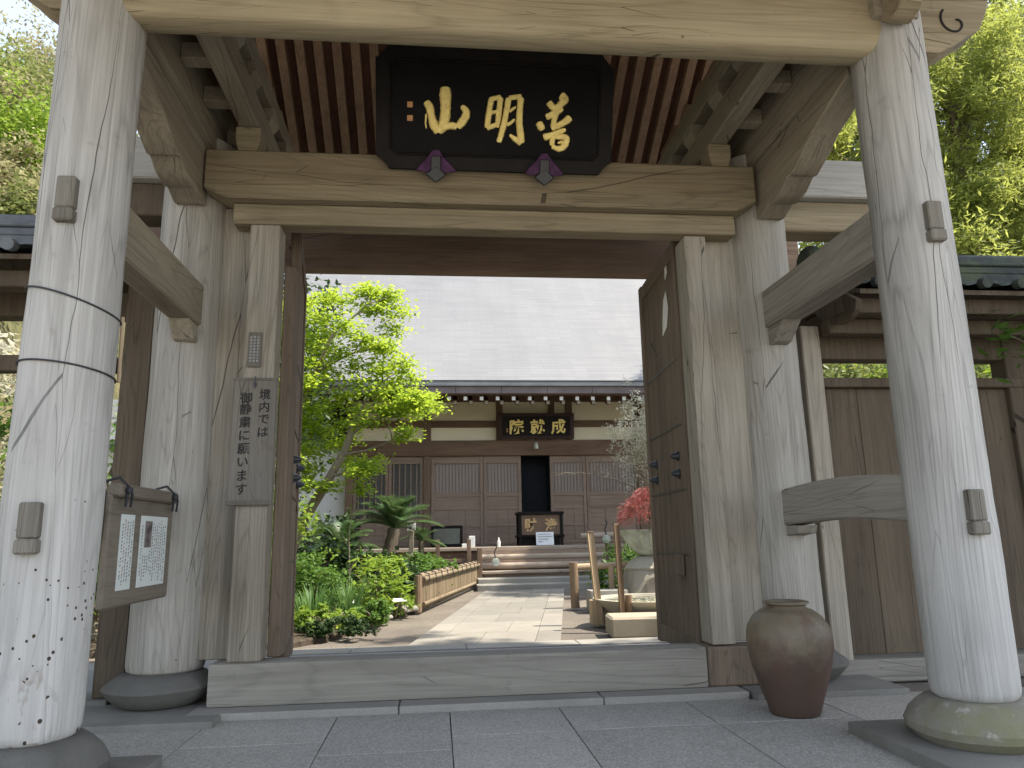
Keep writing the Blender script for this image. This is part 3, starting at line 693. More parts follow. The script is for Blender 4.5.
part('head_beam', MB().box(-5.5, -1.8, 4.66, 4.80, 2.30, 2.46, .008), 'board', wl)
part('purlin', MB().box(-5.5, -1.99, 4.28, 4.40, 2.36, 2.46, .006), 'board', wl)
part('rail', MB().box(-4.15, -2.0, 4.66, 4.76, 1.95, 2.05, .006), 'board', wl)
part('sill', MB().box(-4.2, -1.8, 4.5, 4.75, -.02, .06, .006), 'plate', wl)
part('wall_board', MB().box(-5.5, -4.31, 4.68, 4.74, .05, 2.3, .006), 'board', wl)
# ---------------------------------------------------------------- right wing: roofed board fence
wr = thing('board_fence', 'roofed dark board fence with mossy tiled ridge right of the gate', 'fence', (4, WY, 0))
tiled_roof(wr, 2.62, 8.2, WY, 2.62, .60, .24, 'tile_moss')
part('post', MB().box(2.43, 2.56, 4.54, 4.70, .03, 2.25, .008), 'post', wr)
part('post', MB().box(3.93, 4.10, 4.60, 4.75, .0, 2.25, .008), 'board', wr)
part('post', MB().box(5.7, 5.87, 4.60, 4.75, .0, 2.25, .008), 'board', wr)
part('head_beam', MB().box(2.57, 8.1, 4.62, 4.76, 2.04, 2.20, .006), 'board', wr)
part('purlin', MB().box(2.57, 8.1, 4.26, 4.38, 2.26, 2.36, .006), 'board', wr)
part('purlin', MB().box(2.57, 8.1, 4.43, 4.53, 2.17, 2.27, .006), 'board', wr)
part('rail', MB().box(2.57, 8.1, 4.59, 4.72, 1.84, 1.905, .006), 'board', wr)
part('sill', MB().box(2.40, 8.1, 4.52, 4.74, -.02, .115, .008), 'thresh', wr)
x = 2.57; i = 0
while x < 8:
    wdt = (.27, .31, .24, .29)[i % 4]
    if not (3.9 < x+wdt/2 < 4.12): part('wall_board', MB().box(x+.002, x+wdt-.002, 4.645+.004*(i % 2), 4.685, .125, 1.84, .004), 'board', wr)
    x += wdt; i += 1
# curved bargeboards at its near end
cv = [(4.12, 2.30), (4.14, 2.24), (4.22, 2.20), (4.35, 2.20), (4.5, 2.25), (4.6, 2.34), (4.72, 2.50), (4.84, 2.34), (4.94, 2.25), (5.1, 2.20), (5.25, 2.2), (5.3, 2.26), (5.32, 2.36), (4.72, 2.72)]
m = MB(); m.prism(cv, 'YZ', 2.585, 2.625, .004); part('bargeboard', m, 'board', wr)
m = MB(); m.lathe([(.02, 0), (.11, 0), (.13, .03), (.13, .07), (.1, .09), (.02, .09)], (0, 0, 0), 18); bmesh.ops.transform(m.bm, matrix=Matrix.Translation((2.60, WY, 2.76)) @ Matrix.Rotation(R(90), 4, 'Y'), verts=m.bm.verts[:]); part('ridge_end_tile', m, 'tile_moss', wr)
# ---------------------------------------------------------------- name board over the gate
pl = thing('gate_nameboard', 'wide black lacquered name board with three gold characters hung under the gate roof', 'sign', (.36, 4.2, 3.14))
BL, BR_, TL = A(376, 168, 4.21), A(607, 174, 4.21), A(375, 45, 3.95)
W = 1.46; cxb = .36
yb, zb_ = 4.205, 3.128; yt, zt_ = 3.95, 3.80
up = Vector((0, yt-yb, zt_-zb_)); Hh = up.length; up.normalize()
FRM = frame((cxb, yb, zb_), (1, 0, 0), up)          # local: x right, y up the board, z toward the viewer
def loc(mb): bmesh.ops.transform(mb.bm, matrix=FRM, verts=mb.bm.verts[:]); return mb
def notched(w_, h0, h1, c):
    return [(-w_+c, h0), (-w_+c*.8, h0+c*.35), (-w_+c*.35, h0+c*.8), (-w_, h0+c), (-w_, h1-c), (-w_+c*.35, h1-c*.8), (-w_+c*.8, h1-c*.35), (-w_+c, h1), (w_-c, h1), (w_-c*.8, h1-c*.35), (w_-c*.35, h1-c*.8), (w_, h1-c), (w_, h0+c), (w_-c*.35, h0+c*.8), (w_-c*.8, h0+c*.35), (w_-c, h0)]
part('frame', loc(MB().prism(notched(W/2, 0, Hh, .075), 'XY', -.035, .012, .004)), 'lacquer', pl)
bp_ = notched(W/2-.095, .095, Hh-.09, .03)
part('panel', loc(MB().prism(bp_, 'XY', .0125, .020, .003)), 'lacquer_panel', pl)
m = MB(); m.tube([(a, b, .017) for a, b in notched(W/2-.085, .085, Hh-.08, .03)]+[(-W/2+.115, .085, .017)], .006, 6); part('moulding', loc(m), 'lacquer', pl)
# brushed gold characters; strokes are (x, y, width) lists
def crm(p, n=8):
    out = []; q = [p[0]]+list(p)+[p[-1]]
    for i in range(len(p)-1):
        for k in range(n):
            t = k/n; a, b, c, d = (np.array(q[i+j], float) for j in range(4))
            out.append(.5*((2*b)+(-a+c)*t+(2*a-5*b+4*c-d)*t*t+(-a+3*b-3*c+d)*t**3))
    out.append(np.array(p[-1], float)); return out
def brush(strokes, fx, fy, ks, z0):
    m = MB()
    for si, st in enumerate(strokes):
        pts = crm(st); z = z0+.0012*si
        t = bmesh.new(); N = len(pts); L, T, Rr = [], [], []
        for i, p in enumerate(pts):
            d = pts[min(i+1, N-1)][:2]-pts[max(i-1, 0)][:2]; d = d/(np.hypot(*d)+1e-9); nx_, ny_ = -d[1], d[0]
            wv = p[2]*.5*(1+.13*noise.noise(Vector((p[0]*.08, p[1]*.08, si*5.))))
            ends = min(i, N-1-i); wv *= (.62, .88, 1)[min(ends, 2)]
            jx = 1.2*noise.noise(Vector((p[0]*.15, p[1]*.15, 7+si)))
            x_, y_ = fx(p[0]+jx), fy(p[1])
            ww = wv*ks
            L.append((t.verts.new((x_+nx_*ww, y_-ny_*ww, z)), t.verts.new((x_+nx_*ww*.72, y_-ny_*ww*.72, z+.010))))
            Rr.append((t.verts.new((x_-nx_*ww, y_+ny_*ww, z)), t.verts.new((x_-nx_*ww*.72, y_+ny_*ww*.72, z+.010))))
        for i in range(N-1):
            t.faces.new((L[i][0], L[i+1][0], L[i+1][1], L[i][1])); t.faces.new((L[i][1], L[i+1][1], Rr[i+1][1], Rr[i][1])); t.faces.new((Rr[i][1], Rr[i+1][1], Rr[i+1][0], Rr[i][0]))
        for i in (0, N-1): t.faces.new((L[i][0], L[i][1], Rr[i][1], Rr[i][0]))
        bmesh.ops.recalc_face_normals(t, faces=t.faces[:]); m.add(t)
    return m
KS = 1.22*W/233./5.69            # metres per pixel of the study crop
fx = lambda x: -W/2+((406+x/5.69)-375.5)*(W/233.)
fy = lambda y: Hh-.012-((80+y/5.69)-46.5-.0)*(Hh/122.)
YAMA = [[(206, 22, 46), (206, 70, 52), (207, 130, 46), (204, 190, 46), (190, 245, 44), (168, 280, 30)], [(100, 108, 34), (120, 140, 36), (130, 190, 36), (145, 240, 40), (168, 280, 36)], [(165, 268, 34), (205, 245, 32), (245, 238, 32), (272, 245, 28)], [(296, 125, 22), (322, 160, 34), (306, 205, 38), (272, 248, 30)], [(100, 180, 9), (98, 230, 8), (102, 260, 6)]]
MEI = [[(462, 70, 26), (452, 130, 27), (444, 190, 28), (438, 245, 26)], [(452, 82, 22), (485, 72, 22), (514, 66, 24)], [(512, 68, 28), (506, 130, 27), (500, 190, 26), (494, 240, 18)], [(456, 158, 18), (480, 152, 16), (503, 146, 14)], [(436, 246, 24), (465, 235, 22), (498, 218, 22)],
       [(556, 70, 28), (548, 130, 28), (534, 210, 28), (518, 275, 28), (504, 325, 24)], [(556, 72, 24), (590, 64, 22), (628, 60, 26)], [(625, 64, 32), (620, 130, 30), (618, 210, 32), (626, 270, 34), (632, 325, 30)], [(634, 322, 34), (600, 305, 26), (565, 280, 14)], [(562, 150, 12), (580, 132, 14), (596, 120, 10)], [(544, 225, 16), (570, 212, 16), (590, 190, 10)]]
FU = [[(848, 40, 34), (872, 62, 38), (848, 95, 34), (815, 130, 30)], [(782, 82, 30), (800, 105, 32), (822, 125, 26)], [(768, 170, 28), (810, 150, 30), (862, 118, 24)], [(832, 135, 26), (818, 175, 26), (808, 225, 26)], [(905, 165, 36), (880, 190, 32), (840, 215, 28), (800, 235, 24)], [(728, 200, 30), (740, 225, 34), (752, 245, 26)], [(756, 288, 32), (800, 272, 28), (880, 238, 22)], [(822, 275, 22), (808, 300, 26), (806, 335, 24)], [(826, 285, 20), (880, 282, 32), (884, 315, 32), (862, 345, 30), (830, 352, 26)], [(838, 318, 12), (866, 308, 14)], [(806, 335, 22), (830, 348, 22), (850, 350, 18)]]
for nm, ST in (('mountain', YAMA), ('bright', MEI), ('wide', FU)):
    part('gold_character', loc(brush(ST, fx, fy, KS, .0205)), 'gold', pl)
for yy in (128, 204):
    xx = fx(12); y_ = fy(yy); part('seal', loc(MB().box(xx-.017, xx+.017, y_-.017, y_+.017, .0205, .026, .002)), 'seal', pl)
for xx in (fx(0)+.02+.15, fx(0)+.02+.15+.67):
    m = MB(); m.prism([(xx-.12, -.01), (xx-.10, .02), (xx-.05, .07), (xx-.02, .115), (xx+.02, .115), (xx+.05, .07), (xx+.10, .02), (xx+.125, -.01), (xx+.06, -.02), (xx, .0), (xx-.06, -.02)], 'XY', .022, .05, .006); h_ = part('cloth_knot', loc(m), 'purple', pl)
    m = MB(); m.prism([(xx, .02), (xx+.065, -.035), (xx, -.085), (xx-.065, -.035)], 'XY', .052, .068, .006); m.box(xx-.03, xx+.03, -.01, .075, .052, .066, .006); part('hanger', loc(m), 'iron', pl)
# ---------------------------------------------------------------- hanging plank with brushed request
sg = thing('hanging_plank_sign', 'vertical bare wooden plank with brushed black characters hung on the left jamb', 'sign', (-1.05, 4.32, 1.1))
sf = Matrix.Translation((-1.052, 4.312, 1.47))
m = MB(); m.box(-.122, .122, 0, .018, -.36, .36, .004); m.bm.transform(sf); part('plank', m, 'sign', sg)
for d_ in ((-.126, .126, -.004, .0175, -.372, -.345), (-.123, .123, -.003, .0175, .345, .362)): m = MB(); m.box(*d_, .003); m.bm.transform(sf); part('end_cap', m, 'sign', sg)
def vtext(s, x, z, step, size):
    for i, ch in enumerate(s):
        fr = sf @ frame((x, -.0015, z-i*step), (1, 0, 0), (0, 0, 1)); place_glyph('character', ch, size, 'ink', fr, sg, .0012, .0008)
vtext('境内では', .058, .265, .0735, .066)
vtext('御静粛に願います', -.046, .255, .0765, .069)
m = MB(); m.tube([(0, -.004, .37), (0, -.006, .30)], .004, 6); m.tube([(0, -.008, .325), (0, .006, .325)], .011, 8); m.bm.transform(sf); part('nail', m, 'iron', sg)
st_ = thing('wooden_tag', 'small narrow wooden tag with faint marks above the hanging plank', 'sign', (-1.06, 4.32, 1.9))
m = MB(); m.box(-1.105, -1.03, 4.318, 4.33, 1.90, 2.11, .003); part('plaque', m, 'sign', st_)
m = MB(); random.seed(3)
for c in range(3):
    for r_ in range(9): m.box(-1.095+c*.02, -1.083+c*.02, 4.3165, 4.3175, 1.93+r_*.018, 1.941+r_*.018, 0)
part('faded_marks', m, 'ink_faded', st_)
# ---------------------------------------------------------------- notice board hung along the left passage
NX = -1.455
nb = thing('notice_board', 'wooden notice board with two white printed sheets hung beside the left pillar', 'notice board', (NX, 3.95, .6))
y0, y1, z0, z1 = 3.50, 4.30, .615, 1.125
part('backboard', MB().box(NX-.03, NX, y0, y1, z0, z1, .012), 'notice', nb)
part('top_rail', MB().box(NX-.028, NX+.035, y0+.01, y1-.03, z1-.015, z1+.045, .01), 'notice', nb)
for (a, b, c, d) in ((3.62, 3.775, .69, 1.035), (3.855, 4.215, .69, 1.035)):
    sh = part('printed_sheet', MB().box(NX+.001, NX+.004, a, b, c, d, 0), 'paper', nb)
    m = MB(); mr = MB(); random.seed(int(a*100)); cols = int((b-a)/.028)
    for k in range(cols):
        yy = a+.018+k*.028; z = d-.02-random.random()*.03; red = (a < 3.7 and k == 1) or (a > 3.7 and k == cols-4)
        if a > 3.7 and 1 <= k <= 3: z = c+.15
        end = c+.02+random.random()*.05
        while z > end:
            h = .006+random.random()*.007; q = mr if red else m
            q.box(NX+.0045, NX+.0052, yy, yy+.009, z-h, z, 0); q.box(NX+.0045, NX+.0052, yy+.002, yy+.012, z-h*.5-.001, z-h*.5+.001, 0)
            z -= .0155 if random.random() > .08 else .03
    part('print', m, 'ink_faded', sh); part('print', mr, 'ink_red', sh)
    if a > 3.7: part('photo_print', MB().box(NX+.0045, NX+.0055, a+.055, a+.145, d-.155, d-.025, 0), 'photo', sh)
for yy in (y0+.06, y1-.13):
    m = MB(); m.tube([(NX+.04, yy, z1-.06), (NX+.045, yy+.01, z1+.03), (NX+.0, yy+.005, z1+.075), (NX-.05, yy, z1+.06), (NX-.09, yy, z1+.02)], .007, 6); m.tube([(NX+.045, yy-.01, z1+.02), (NX+.055, yy+.03, z1+.0), (NX+.045, yy+.045, z1-.06)], .006, 6)
    m.lathe([(.002, -.018), (.018, -.01), (.018, .01), (.002, .018)], (NX+.046, yy+.008, z1+.015), 10); part('tie', m, 'wire', nb)
# ---------------------------------------------------------------- jar
jx, jy = 1.795, 3.79
jr = [(.115, 0), (.122, .01), (.138, .06), (.166, .14), (.192, .23), (.207, .31), (.209, .37), (.198, .425), (.168, .472), (.128, .502), (.100, .513), (.094, .522), (.100, .530), (.113, .534), (.113, .543), (.096, .547), (.082, .54), (.08, .5), (.07, .4)]
j = thing('storage_jar', 'large brown glazed stoneware jar standing beside the right inner pillar', 'jar', (jx, jy, .001))
part('body', MB().lathe(jr[:10], (jx, jy, .001), 56, .004, 5), 'jar', j, None, 60)
part('rim', MB().lathe(jr[9:], (jx, jy, .001), 56, .002, 5), 'jar', j, None, 60)
# ---------------------------------------------------------------- wires and stick on the left pillar
for nm, z, tx, ty, lb in (('tie_wire', 1.855, -.02, -.17, 'upper thin dark wire tied round the left front pillar'), ('tie_wire', 1.578, -.012, -.06, 'lower thin dark wire tied round the left front pillar')):
    pts = []
    for k in range(49):
        a = k/48*2*math.pi; ca, sa = math.cos(a), math.sin(a); pts.append((-1.48+ca*.1735, 3.05+sa*.1735, z-ca*.05*abs(ty)/.17-sa*.012))
    single(nm, MB().tube(pts, .0038, 6, False), 'wire', lb, 'wire', (-1.48, 3.05, z), 'wires round the left front pillar')
single('bamboo_stick', MB().tube([(-1.325, 3.14, 1.84), (-1.322, 3.15, 1.56)], .008, 8), 'fresh_pole', 'thin tan bamboo stick held to the left front pillar by the wires', 'stick', (-1.32, 3.15, 1.56))
# ================================================================== MAIN HALL
HY = 17.0; HC = 2.28; FZ = .70
hall = thing('temple_hall', 'timber temple hall with big pale grey roof and cream plaster panels', 'temple', (HC, HY, 0))
for x in (-1.965, -.22, 4.78, 6.53): part('column', MB().box(x-.085, x+.085, HY-.09, HY+.09, 0, 4.2, .008), 'hall_z', hall)
for x in (1.455, 3.105): part('strut', MB().box(x-.075, x+.075, HY-.08, HY+.08, 3.09, 4.1, .008), 'hall_z', hall)
part('strut', MB().box(2.62, 2.76, HY-.08, HY+.06, 3.6, 4.1, .008), 'hall_z', hall)
part('lintel_beam', MB().box(-2.05, 6.62, HY-.13, HY+.05, 2.73, 3.085, .012), 'hall_x', hall)
part('wall_plate', MB().box(-2.6, 7.2, HY-.12, HY+.10, 4.0, 4.25, .01), 'hall_x', hall)
for a, b in ((-1.88, -.305), (-.135, 1.38), (3.18, 4.695), (4.865, 6.445)): part('middle_rail', MB().box(a, b, HY-.07, HY+.05, 3.395, 3.555, .006), 'hall_x', hall)
for a, b in ((-1.88, -.305), (-.135, 1.38), (1.53, 3.03), (3.18, 4.695), (4.865, 6.445)):
    part('plaster_panel', MB().box(a, b, HY-.02, HY+.03, 3.08, 4.05, .004), 'plaster', hall)
part('wall', MB().box(-1.9, 6.45, HY+.06, HY+.09, 0, 4.2, 0), 'hall_panel', hall) if False else None
def lattice(x0, x1, z0=FZ, z1=2.73, lat=(1.89, 2.56), step=.075, mat='shoji', y=HY):
    d = part('lattice_door', MB().box(x0, x1, y-.01, y+.02, z0, lat[0]-.06, .004), 'hall_panel', hall)
    m = MB(); m.box(x0, x0+.07, y-.035, y+.025, z0, z1, .004); m.box(x1-.07, x1, y-.035, y+.025, z0, z1, .004); m.box(x0+.07, x1-.07, y-.03, y+.02, lat[1], z1, .004); m.box(x0+.07, x1-.07, y-.03, y+.02, lat[0]-.09, lat[0], .004)
    for z in (z0+.03, z0+.42, z0+.80): m.box(x0+.07, x1-.07, y-.028, y-.012, z, z+.055, .004)
    for t in (.36, .67): xx = x0+(x1-x0)*t; m.box(xx-.02, xx+.02, y-.022, y-.012, z0+.09, z0+.8, .003)
    part('door_frame', m, 'hall_panel', d)
    m = MB(); x = x0+.10
    while x < x1-.08: m.box(x, x+.028, y-.02, y+.01, lat[0], lat[1], .003); x += step
    part('lattice', m, 'hall_panel', d)
    part('lattice_backing', MB().box(x0+.07, x1-.07, y+.022, y+.03, lat[0], lat[1], 0), mat, d)
lattice(-.13, 1.06); lattice(1.07, 1.94); lattice(2.62, 3.46); lattice(3.47, 4.69)
for a, b in ((-1.875, -1.10), (-1.09, -.31), (4.87, 5.65), (5.66, 6.44)): lattice(a, b, lat=(1.35, 2.56), step=.13, mat='shoji_dark')
part('doorway', MB().box(1.95, 2.61, HY+.5, HY+.55, FZ, 2.72, 0), 'shade_black', hall)  # near-black back sheet paints the darkness of the unlit hall
m = MB(); m.box(1.7, 1.94, HY+.03, HY+.6, FZ, 2.8, 0); m.box(2.62, 2.9, HY+.03, HY+.6, FZ, 2.8, 0); m.box(1.7, 2.9, HY+.06, HY+.6, 2.73, 2.9, 0); part('dark_box_sides', m, 'shade_black', hall)  # sides and top of that box, blackened to stand in for indoor shade
part('core_wall', MB().box(-2.0, 6.56, HY+.62, HY+11, 0, 4.2, 0), 'white_plaster', hall)
part('veranda', MB().box(-2.6, 7.2, 14.96, HY+.6, FZ-.07, FZ, .008), 'step_wood', hall)
part('veranda_beam', MB().box(-2.5, 7.1, 15.05, 15.2, FZ-.30, FZ-.072, .008), 'hall_x', hall)
m = MB(); x = -2.45
while x < 7.1: m.box(x, x+.03, 15.35, 15.38, 0, .4, 0); x += .11
part('underfloor_slats', m, 'hall_z', hall)
part('underfloor_shade_sheet', MB().box(-2.6, 7.2, 15.5, 15.55, -.1, FZ-.08, 0), 'shade_black', hall)  # near-black sheet paints the shade below the veranda floor
x = -2.4
while x < 7.1: part('veranda_post', MB().box(x-.07, x+.07, 15.04, 15.18, -.05, FZ-.302, .006), 'hall_z', hall); x += 1.05
# eaves
EY, EZ = 14.82, 3.845
m = MB(); m.prism([(EY+.1, EZ-.08), (HY, 4.6), (HY, 4.64), (EY+.1, EZ-.03)], 'YZ', -3.25, 7.8, 0); part('eave_boarding', m, 'hall_x', hall)
src = None; x = -3.1; k = 0
while x < 7.7:
    if src is None:
        src = part('rafter', MB().beam((x, EY+.14, EZ-.135), (x, HY+.1, 4.54), .085, .10, .004), 'hall_x', hall); x_0 = x
        cap = part('end_cap', MB().box(x-.036, x+.036, EY+.122, EY+.134, EZ-.175, EZ-.10, 0), 'white', src)
    else:
        c = copy_part(src, hall, (x-x_0, 0, 0)); c2 = cap.copy(); COL.objects.link(c2); c2.parent = c
    x += .335
src = None; x = -2.96
while x < 7.6:
    if src is None:
        src = part('rafter', MB().beam((x, EY+.72, EZ-.12), (x, HY+.1, 4.42), .085, .10, .004), 'hall_x', hall); x_0 = x
        cap = part('end_cap', MB().box(x-.036, x+.036, EY+.70, EY+.712, EZ-.155, EZ-.08, 0), 'white', src)
    else:
        c = copy_part(src, hall, (x-x_0, 0, 0)); c2 = cap.copy(); COL.objects.link(c2); c2.parent = c
    x += .335
m = MB(); x = -3.42
while x < 7.9: m.box(x, x+.945, EY-.02, EY+.10, EZ-.06, EZ+.085, .006); x += .95
part('fascia', m, 'copper', hall)
part('eave_edge', MB().box(-3.46, 7.99, EY-.07, EY+.12, EZ+.088, EZ+.19, .02), 'eave_copper', hall)
# hipped roof
ex0, ex1, ey1 = -3.5, 8.06, 27.4; rzz = 9.9; ry_ = (EY-.1+ey1)/2; rx0, rx1 = -3.7+3.4, 8.2-3.4
b = bmesh.new()
def V_(p): return b.verts.new(p)
ez = EZ+.20
def slope(y, y0, y1, za, zb): t = (y-y0)/(y1-y0); return za+(zb-za)*(t**1.12)
N = 24; gy = EY-.1
front = []
for k in range(N+1):
    t = k/N; y = gy+(ry_-gy)*t; z = ez+(rzz-ez)*(.80*t+.20*t*t)
    xl = ex0-.15*t; xr = ex1+.15*t
    front.append((V_((xl, y, z)), V_((xr, y, z)), V_((xl, 2*ry_-y, z)), V_((xr, 2*ry_-y, z))))
for a, c in zip(front, front[1:]):
    b.faces.new((a[0], a[1], c[1], c[0])); b.faces.new((a[2], c[2], c[3], a[3]))
    b.faces.new((a[0], c[0], c[2], a[2])) if c is not front[-1] else b.faces.new((a[0], c[0], a[2]))
    b.faces.new((a[1], a[3], c[3], c[1])) if c is not front[-1] else b.faces.new((a[1], a[3], c[1]))
bmesh.ops.remove_doubles(b, verts=b.verts[:], dist=.001); bmesh.ops.recalc_face_normals(b, faces=b.faces[:])
m = MB(); m.bm.free(); m.bm = b; part('roof', m, 'hall_roof', hall, None, 25)
part('ridge', MB().box(ex0-.25, ex1+.25, ry_-.25, ry_+.25, rzz-.1, rzz+.7, .05), 'tile', hall)
# steps
def logstep(x0, x1, y, z, r, mat='step_wood'): 
    m = MB(); m.tube([(x0, y, z-r), (x1, y, z-r)], r, 14); m.box(x0+.01, x1-.01, y, y+.34, z-.05, z-.004, .004); return part('step', m, mat, hall)
logstep(.86, 3.75, 14.70, .56, .06); logstep(.86, 3.75, 14.36, .41, .06); 
part('step', MB().box(.84, 3.77, 14.05, 14.4, .22, .27, .008), 'step_wood', hall)
for y, z0, z1 in ((14.8, .5, .63), (14.46, .27, .45), (14.14, .0, .22)): part('riser', MB().box(.87, 3.74, y, y+.03, z0-.02, z1, .003), 'hall_panel', hall)
part('step', MB().box(.74, 3.9, 13.62, 14.13, -.05, .155, .01), 'granite_light', hall)
part('step', MB().box(.70, 4.0, 13.18, 13.615, -.05, .075, .01), 'granite_light', hall)
for x in (.80, 3.81): part('stair_post', MB().box(x-.045, x+.045, 14.05, 14.14, .15, .70, .006), 'hall_z', hall)
# hall name board
hp = thing('hall_nameboard', 'small dark red name board with three gold characters under the hall eave', 'sign', (HC, HY-.3, 3.1))
c0, c1 = A(496, 415, HY-.32), A(574, 441, HY-.25)
pw, ph = 1.78, .60; pc = Vector((2.285, HY-.30, 3.385)); pu = Vector((0, -.16, 1)).normalized()
F2 = frame(pc, (1, 0, 0), pu)
def loc2(mb): mb.bm.transform(F2); return mb
part('frame', loc2(MB().box(-pw/2, pw/2, -ph/2, ph/2, -.04, .01, .02)), 'red_lacquer', hp)
part('panel', loc2(MB().box(-pw/2+.1, pw/2-.1, -ph/2+.08, ph/2-.08, .011, .016, .003)), 'lacquer', hp)
m = MB(); m.box(-pw/2+.08, pw/2-.08, -ph/2+.06, -ph/2+.078, .011, .025, .003); m.box(-pw/2+.08, pw/2-.08, ph/2-.078, ph/2-.06, .011, .025, .003); m.box(-pw/2+.08, -pw/2+.098, -ph/2+.08, ph/2-.08, .011, .025, .003); m.box(pw/2-.098, pw/2-.08, -ph/2+.08, ph/2-.08, .011, .025, .003); part('moulding', loc2(m), 'red_lacquer', hp)
for i, ch in enumerate('院就成'): place_glyph('gold_character', ch, .345, 'gold', F2 @ frame((-.455+i*.485, -.01, .022), (1, 0, 0), (0, 1, 0)), hp, .005, .009)
for yy in (-.07, -.12): part('seal', loc2(MB().box(-.69, -.655, yy-.018, yy+.018, .0165, .021, .002)), 'seal', hp)
bell = thing('hanging_bell', 'small grey bell hanging below the hall name board', 'bell', (2.27, HY-.3, 2.85))
part('bell_body', MB().lathe([(.01, .0), (.055, .0), (.05, .08), (.035, .14), (.01, .15)], (2.27, HY-.3, 2.86), 16), 'verdigris', bell); part('cord', MB().tube([(2.27, HY-.3, 3.0), (2.27, HY-.3, 3.08)], .008, 6), 'wire', bell)
# offertory box
ob = thing('offertory_box', 'dark wooden offertory box with two gold characters at the top of the hall steps', 'offertory box', (2.19, 15.9, FZ))
x0, x1, y0, y1, z0, z1 = 1.72, 2.66, 15.65, 16.15, FZ, 1.40
part('body', MB().box(x0+.05, x1-.05, y0+.03, y1-.03, z0+.22, z1-.06, .006), 'hall_z', ob)
for a, b in ((x0, x0+.06), (x1-.06, x1)):
    for c, d in ((y0, y0+.06), (y1-.06, y1)): part('corner_post', MB().box(a, b, c, d, z0, z1, .006), 'lacquer', ob)
for a, b in ((z1-.06, z1), (z0+.17, z0+.22)): part('rim', MB().box(x0-.03, x1+.03, y0-.02, y1+.02, a, b, .008), 'lacquer', ob)
part('kick_board', MB().box(x0+.07, x1-.07, y0+.05, y1-.05, z0, z0+.168, .004), 'lacquer', ob)
for i, ch in enumerate('財浄'): place_glyph('gold_character', ch, .27, 'gold_dull', frame((1.97+i*.44, y0+.026, 1.13), (1, 0, 0), (0, 0, 1)), ob, .004, .008)
nt_ = thing('white_notice', 'white notice card leaning against the offertory box', 'notice', (2.24, 15.5, FZ))
m = MB(); m.box(2.06, 2.43, 15.50, 15.512, FZ+.005, FZ+.275, .002, Matrix.Rotation(R(-9), 3, 'X')); part('card', m, 'sheet', nt_)
for k in range(4): m = MB(); m.box(2.10, 2.10+(.26, .3, .22, .1)[k], 15.485, 15.488, FZ+.225-k*.05, FZ+.235-k*.05, 0, Matrix.Rotation(R(-9), 3, 'X'), (2.24, 15.5, FZ+.14)); part('print', m, 'ink_faded', nt_)
ds = thing('display_case', 'dark framed glass case on the veranda left of the steps', 'case', (.2, 16.3, FZ))
part('case_frame', MB().box(-.13, .56, 16.3, 16.5, FZ+.001, FZ+.45, .01), 'lacquer', ds); part('glass_panel', MB().box(-.07, .50, 16.29, 16.298, FZ+.06, FZ+.39, .002), 'glass', ds)
# little things round the veranda edge
def roundtag(x, y, z, lb):
    t = thing('hanging_bell', lb, 'bell', (x, y, z), 'bells hung on cords by the steps')
    m = MB(); m.lathe([(.01, -.03), (.07, -.025), (.075, 0), (.07, .025), (.01, .03)], (0, 0, 0), 18); m.bm.transform(Matrix.Translation((x, y, z)) @ Matrix.Rotation(R(90), 4, 'X')); part('disc', m, 'verdigris', t)
    part('cord', MB().tube([(x, y, z+.075), (x-.025, y, z+.17), (x+.02, y, z+.27), (x, y, z+.34)], .011, 6), 'wire', t)
roundtag(1.10, 14.1, .43, 'round pale disc hung on a dark cord left of the hall steps')
roundtag(3.0, 13.1, .82, 'round pale disc hung on the post rail right of the hall steps')
single('paper_stand', MB().box(.64, .76, 14.99, 15.06, FZ+.002, FZ+.22, .006).box(.50, .64, 14.99, 15.08, FZ+.002, FZ+.07, .006), 'white', 'small white box stand on the veranda edge left of the steps', 'stand', (.68, 15.02, FZ))
single('white_bottle', MB().lathe([(.03, 0), (.035, .1), (.015, .14), (.015, .17), (.004, .18)], (1.24, 15.05, FZ+.001), 12), 'white', 'small white bottle on the veranda edge by the steps', 'bottle', (1.24, 15.05, FZ))
rl = thing('veranda_gate', 'low dark wooden gate rail at the veranda corner left of the steps', 'railing', (.5, 14.6, 0))
for x in (.02, .62): part('post', MB().box(x-.04, x+.04, 14.55, 14.63, 0, .86, .006), 'hall_z', rl)
part('rail', MB().box(.06, .58, 14.57, 14.61, .42, .49, .004), 'hall_z', rl)
for k in range(5): part('baluster', MB().box(.12+k*.09, .15+k*.09, 14.58, 14.60, .05, .42, .002), 'hall_z', rl)
pk = thing('marker_post', 'pale square post with a white and black sign in the garden by the palm', 'sign', (-.42, 12.6, 0))
part('post', MB().box(-.46, -.38, 12.56, 12.64, 0, 1.02, .006), 'step_wood', pk); part('sign_plate', MB().box(-.49, -.35, 12.53, 12.555, 1.02, 1.18, .004), 'white', pk)
m = MB()
for a, b in ((-.47, 1.12), (-.42, 1.13), (-.445, 1.05)): m.box(a, a+.035, 12.522, 12.529, b, b+.03, 0)
part('marks', m, 'ink', pk)
# storehouse to the left of the hall
wh = thing('storehouse', 'white plastered storehouse with tiled roof standing left of the hall', 'building', (-6, 19, 0))
part('wall', MB().box(-10, -2.08, 17.35, 21, .55, 3.0, .02), 'white_plaster', wh); part('plinth', MB().box(-10.05, -2.07, 17.3, 21.05, -.05, .55, .02), 'granite', wh)
m = MB(); m.prism([(17.1, 3.0), (19.2, 4.3), (21.4, 3.0), (21.4, 3.12), (19.2, 4.48), (17.1, 3.12)], 'YZ', -10.4, -2.1, 0); part('roof', m, 'tile', wh)
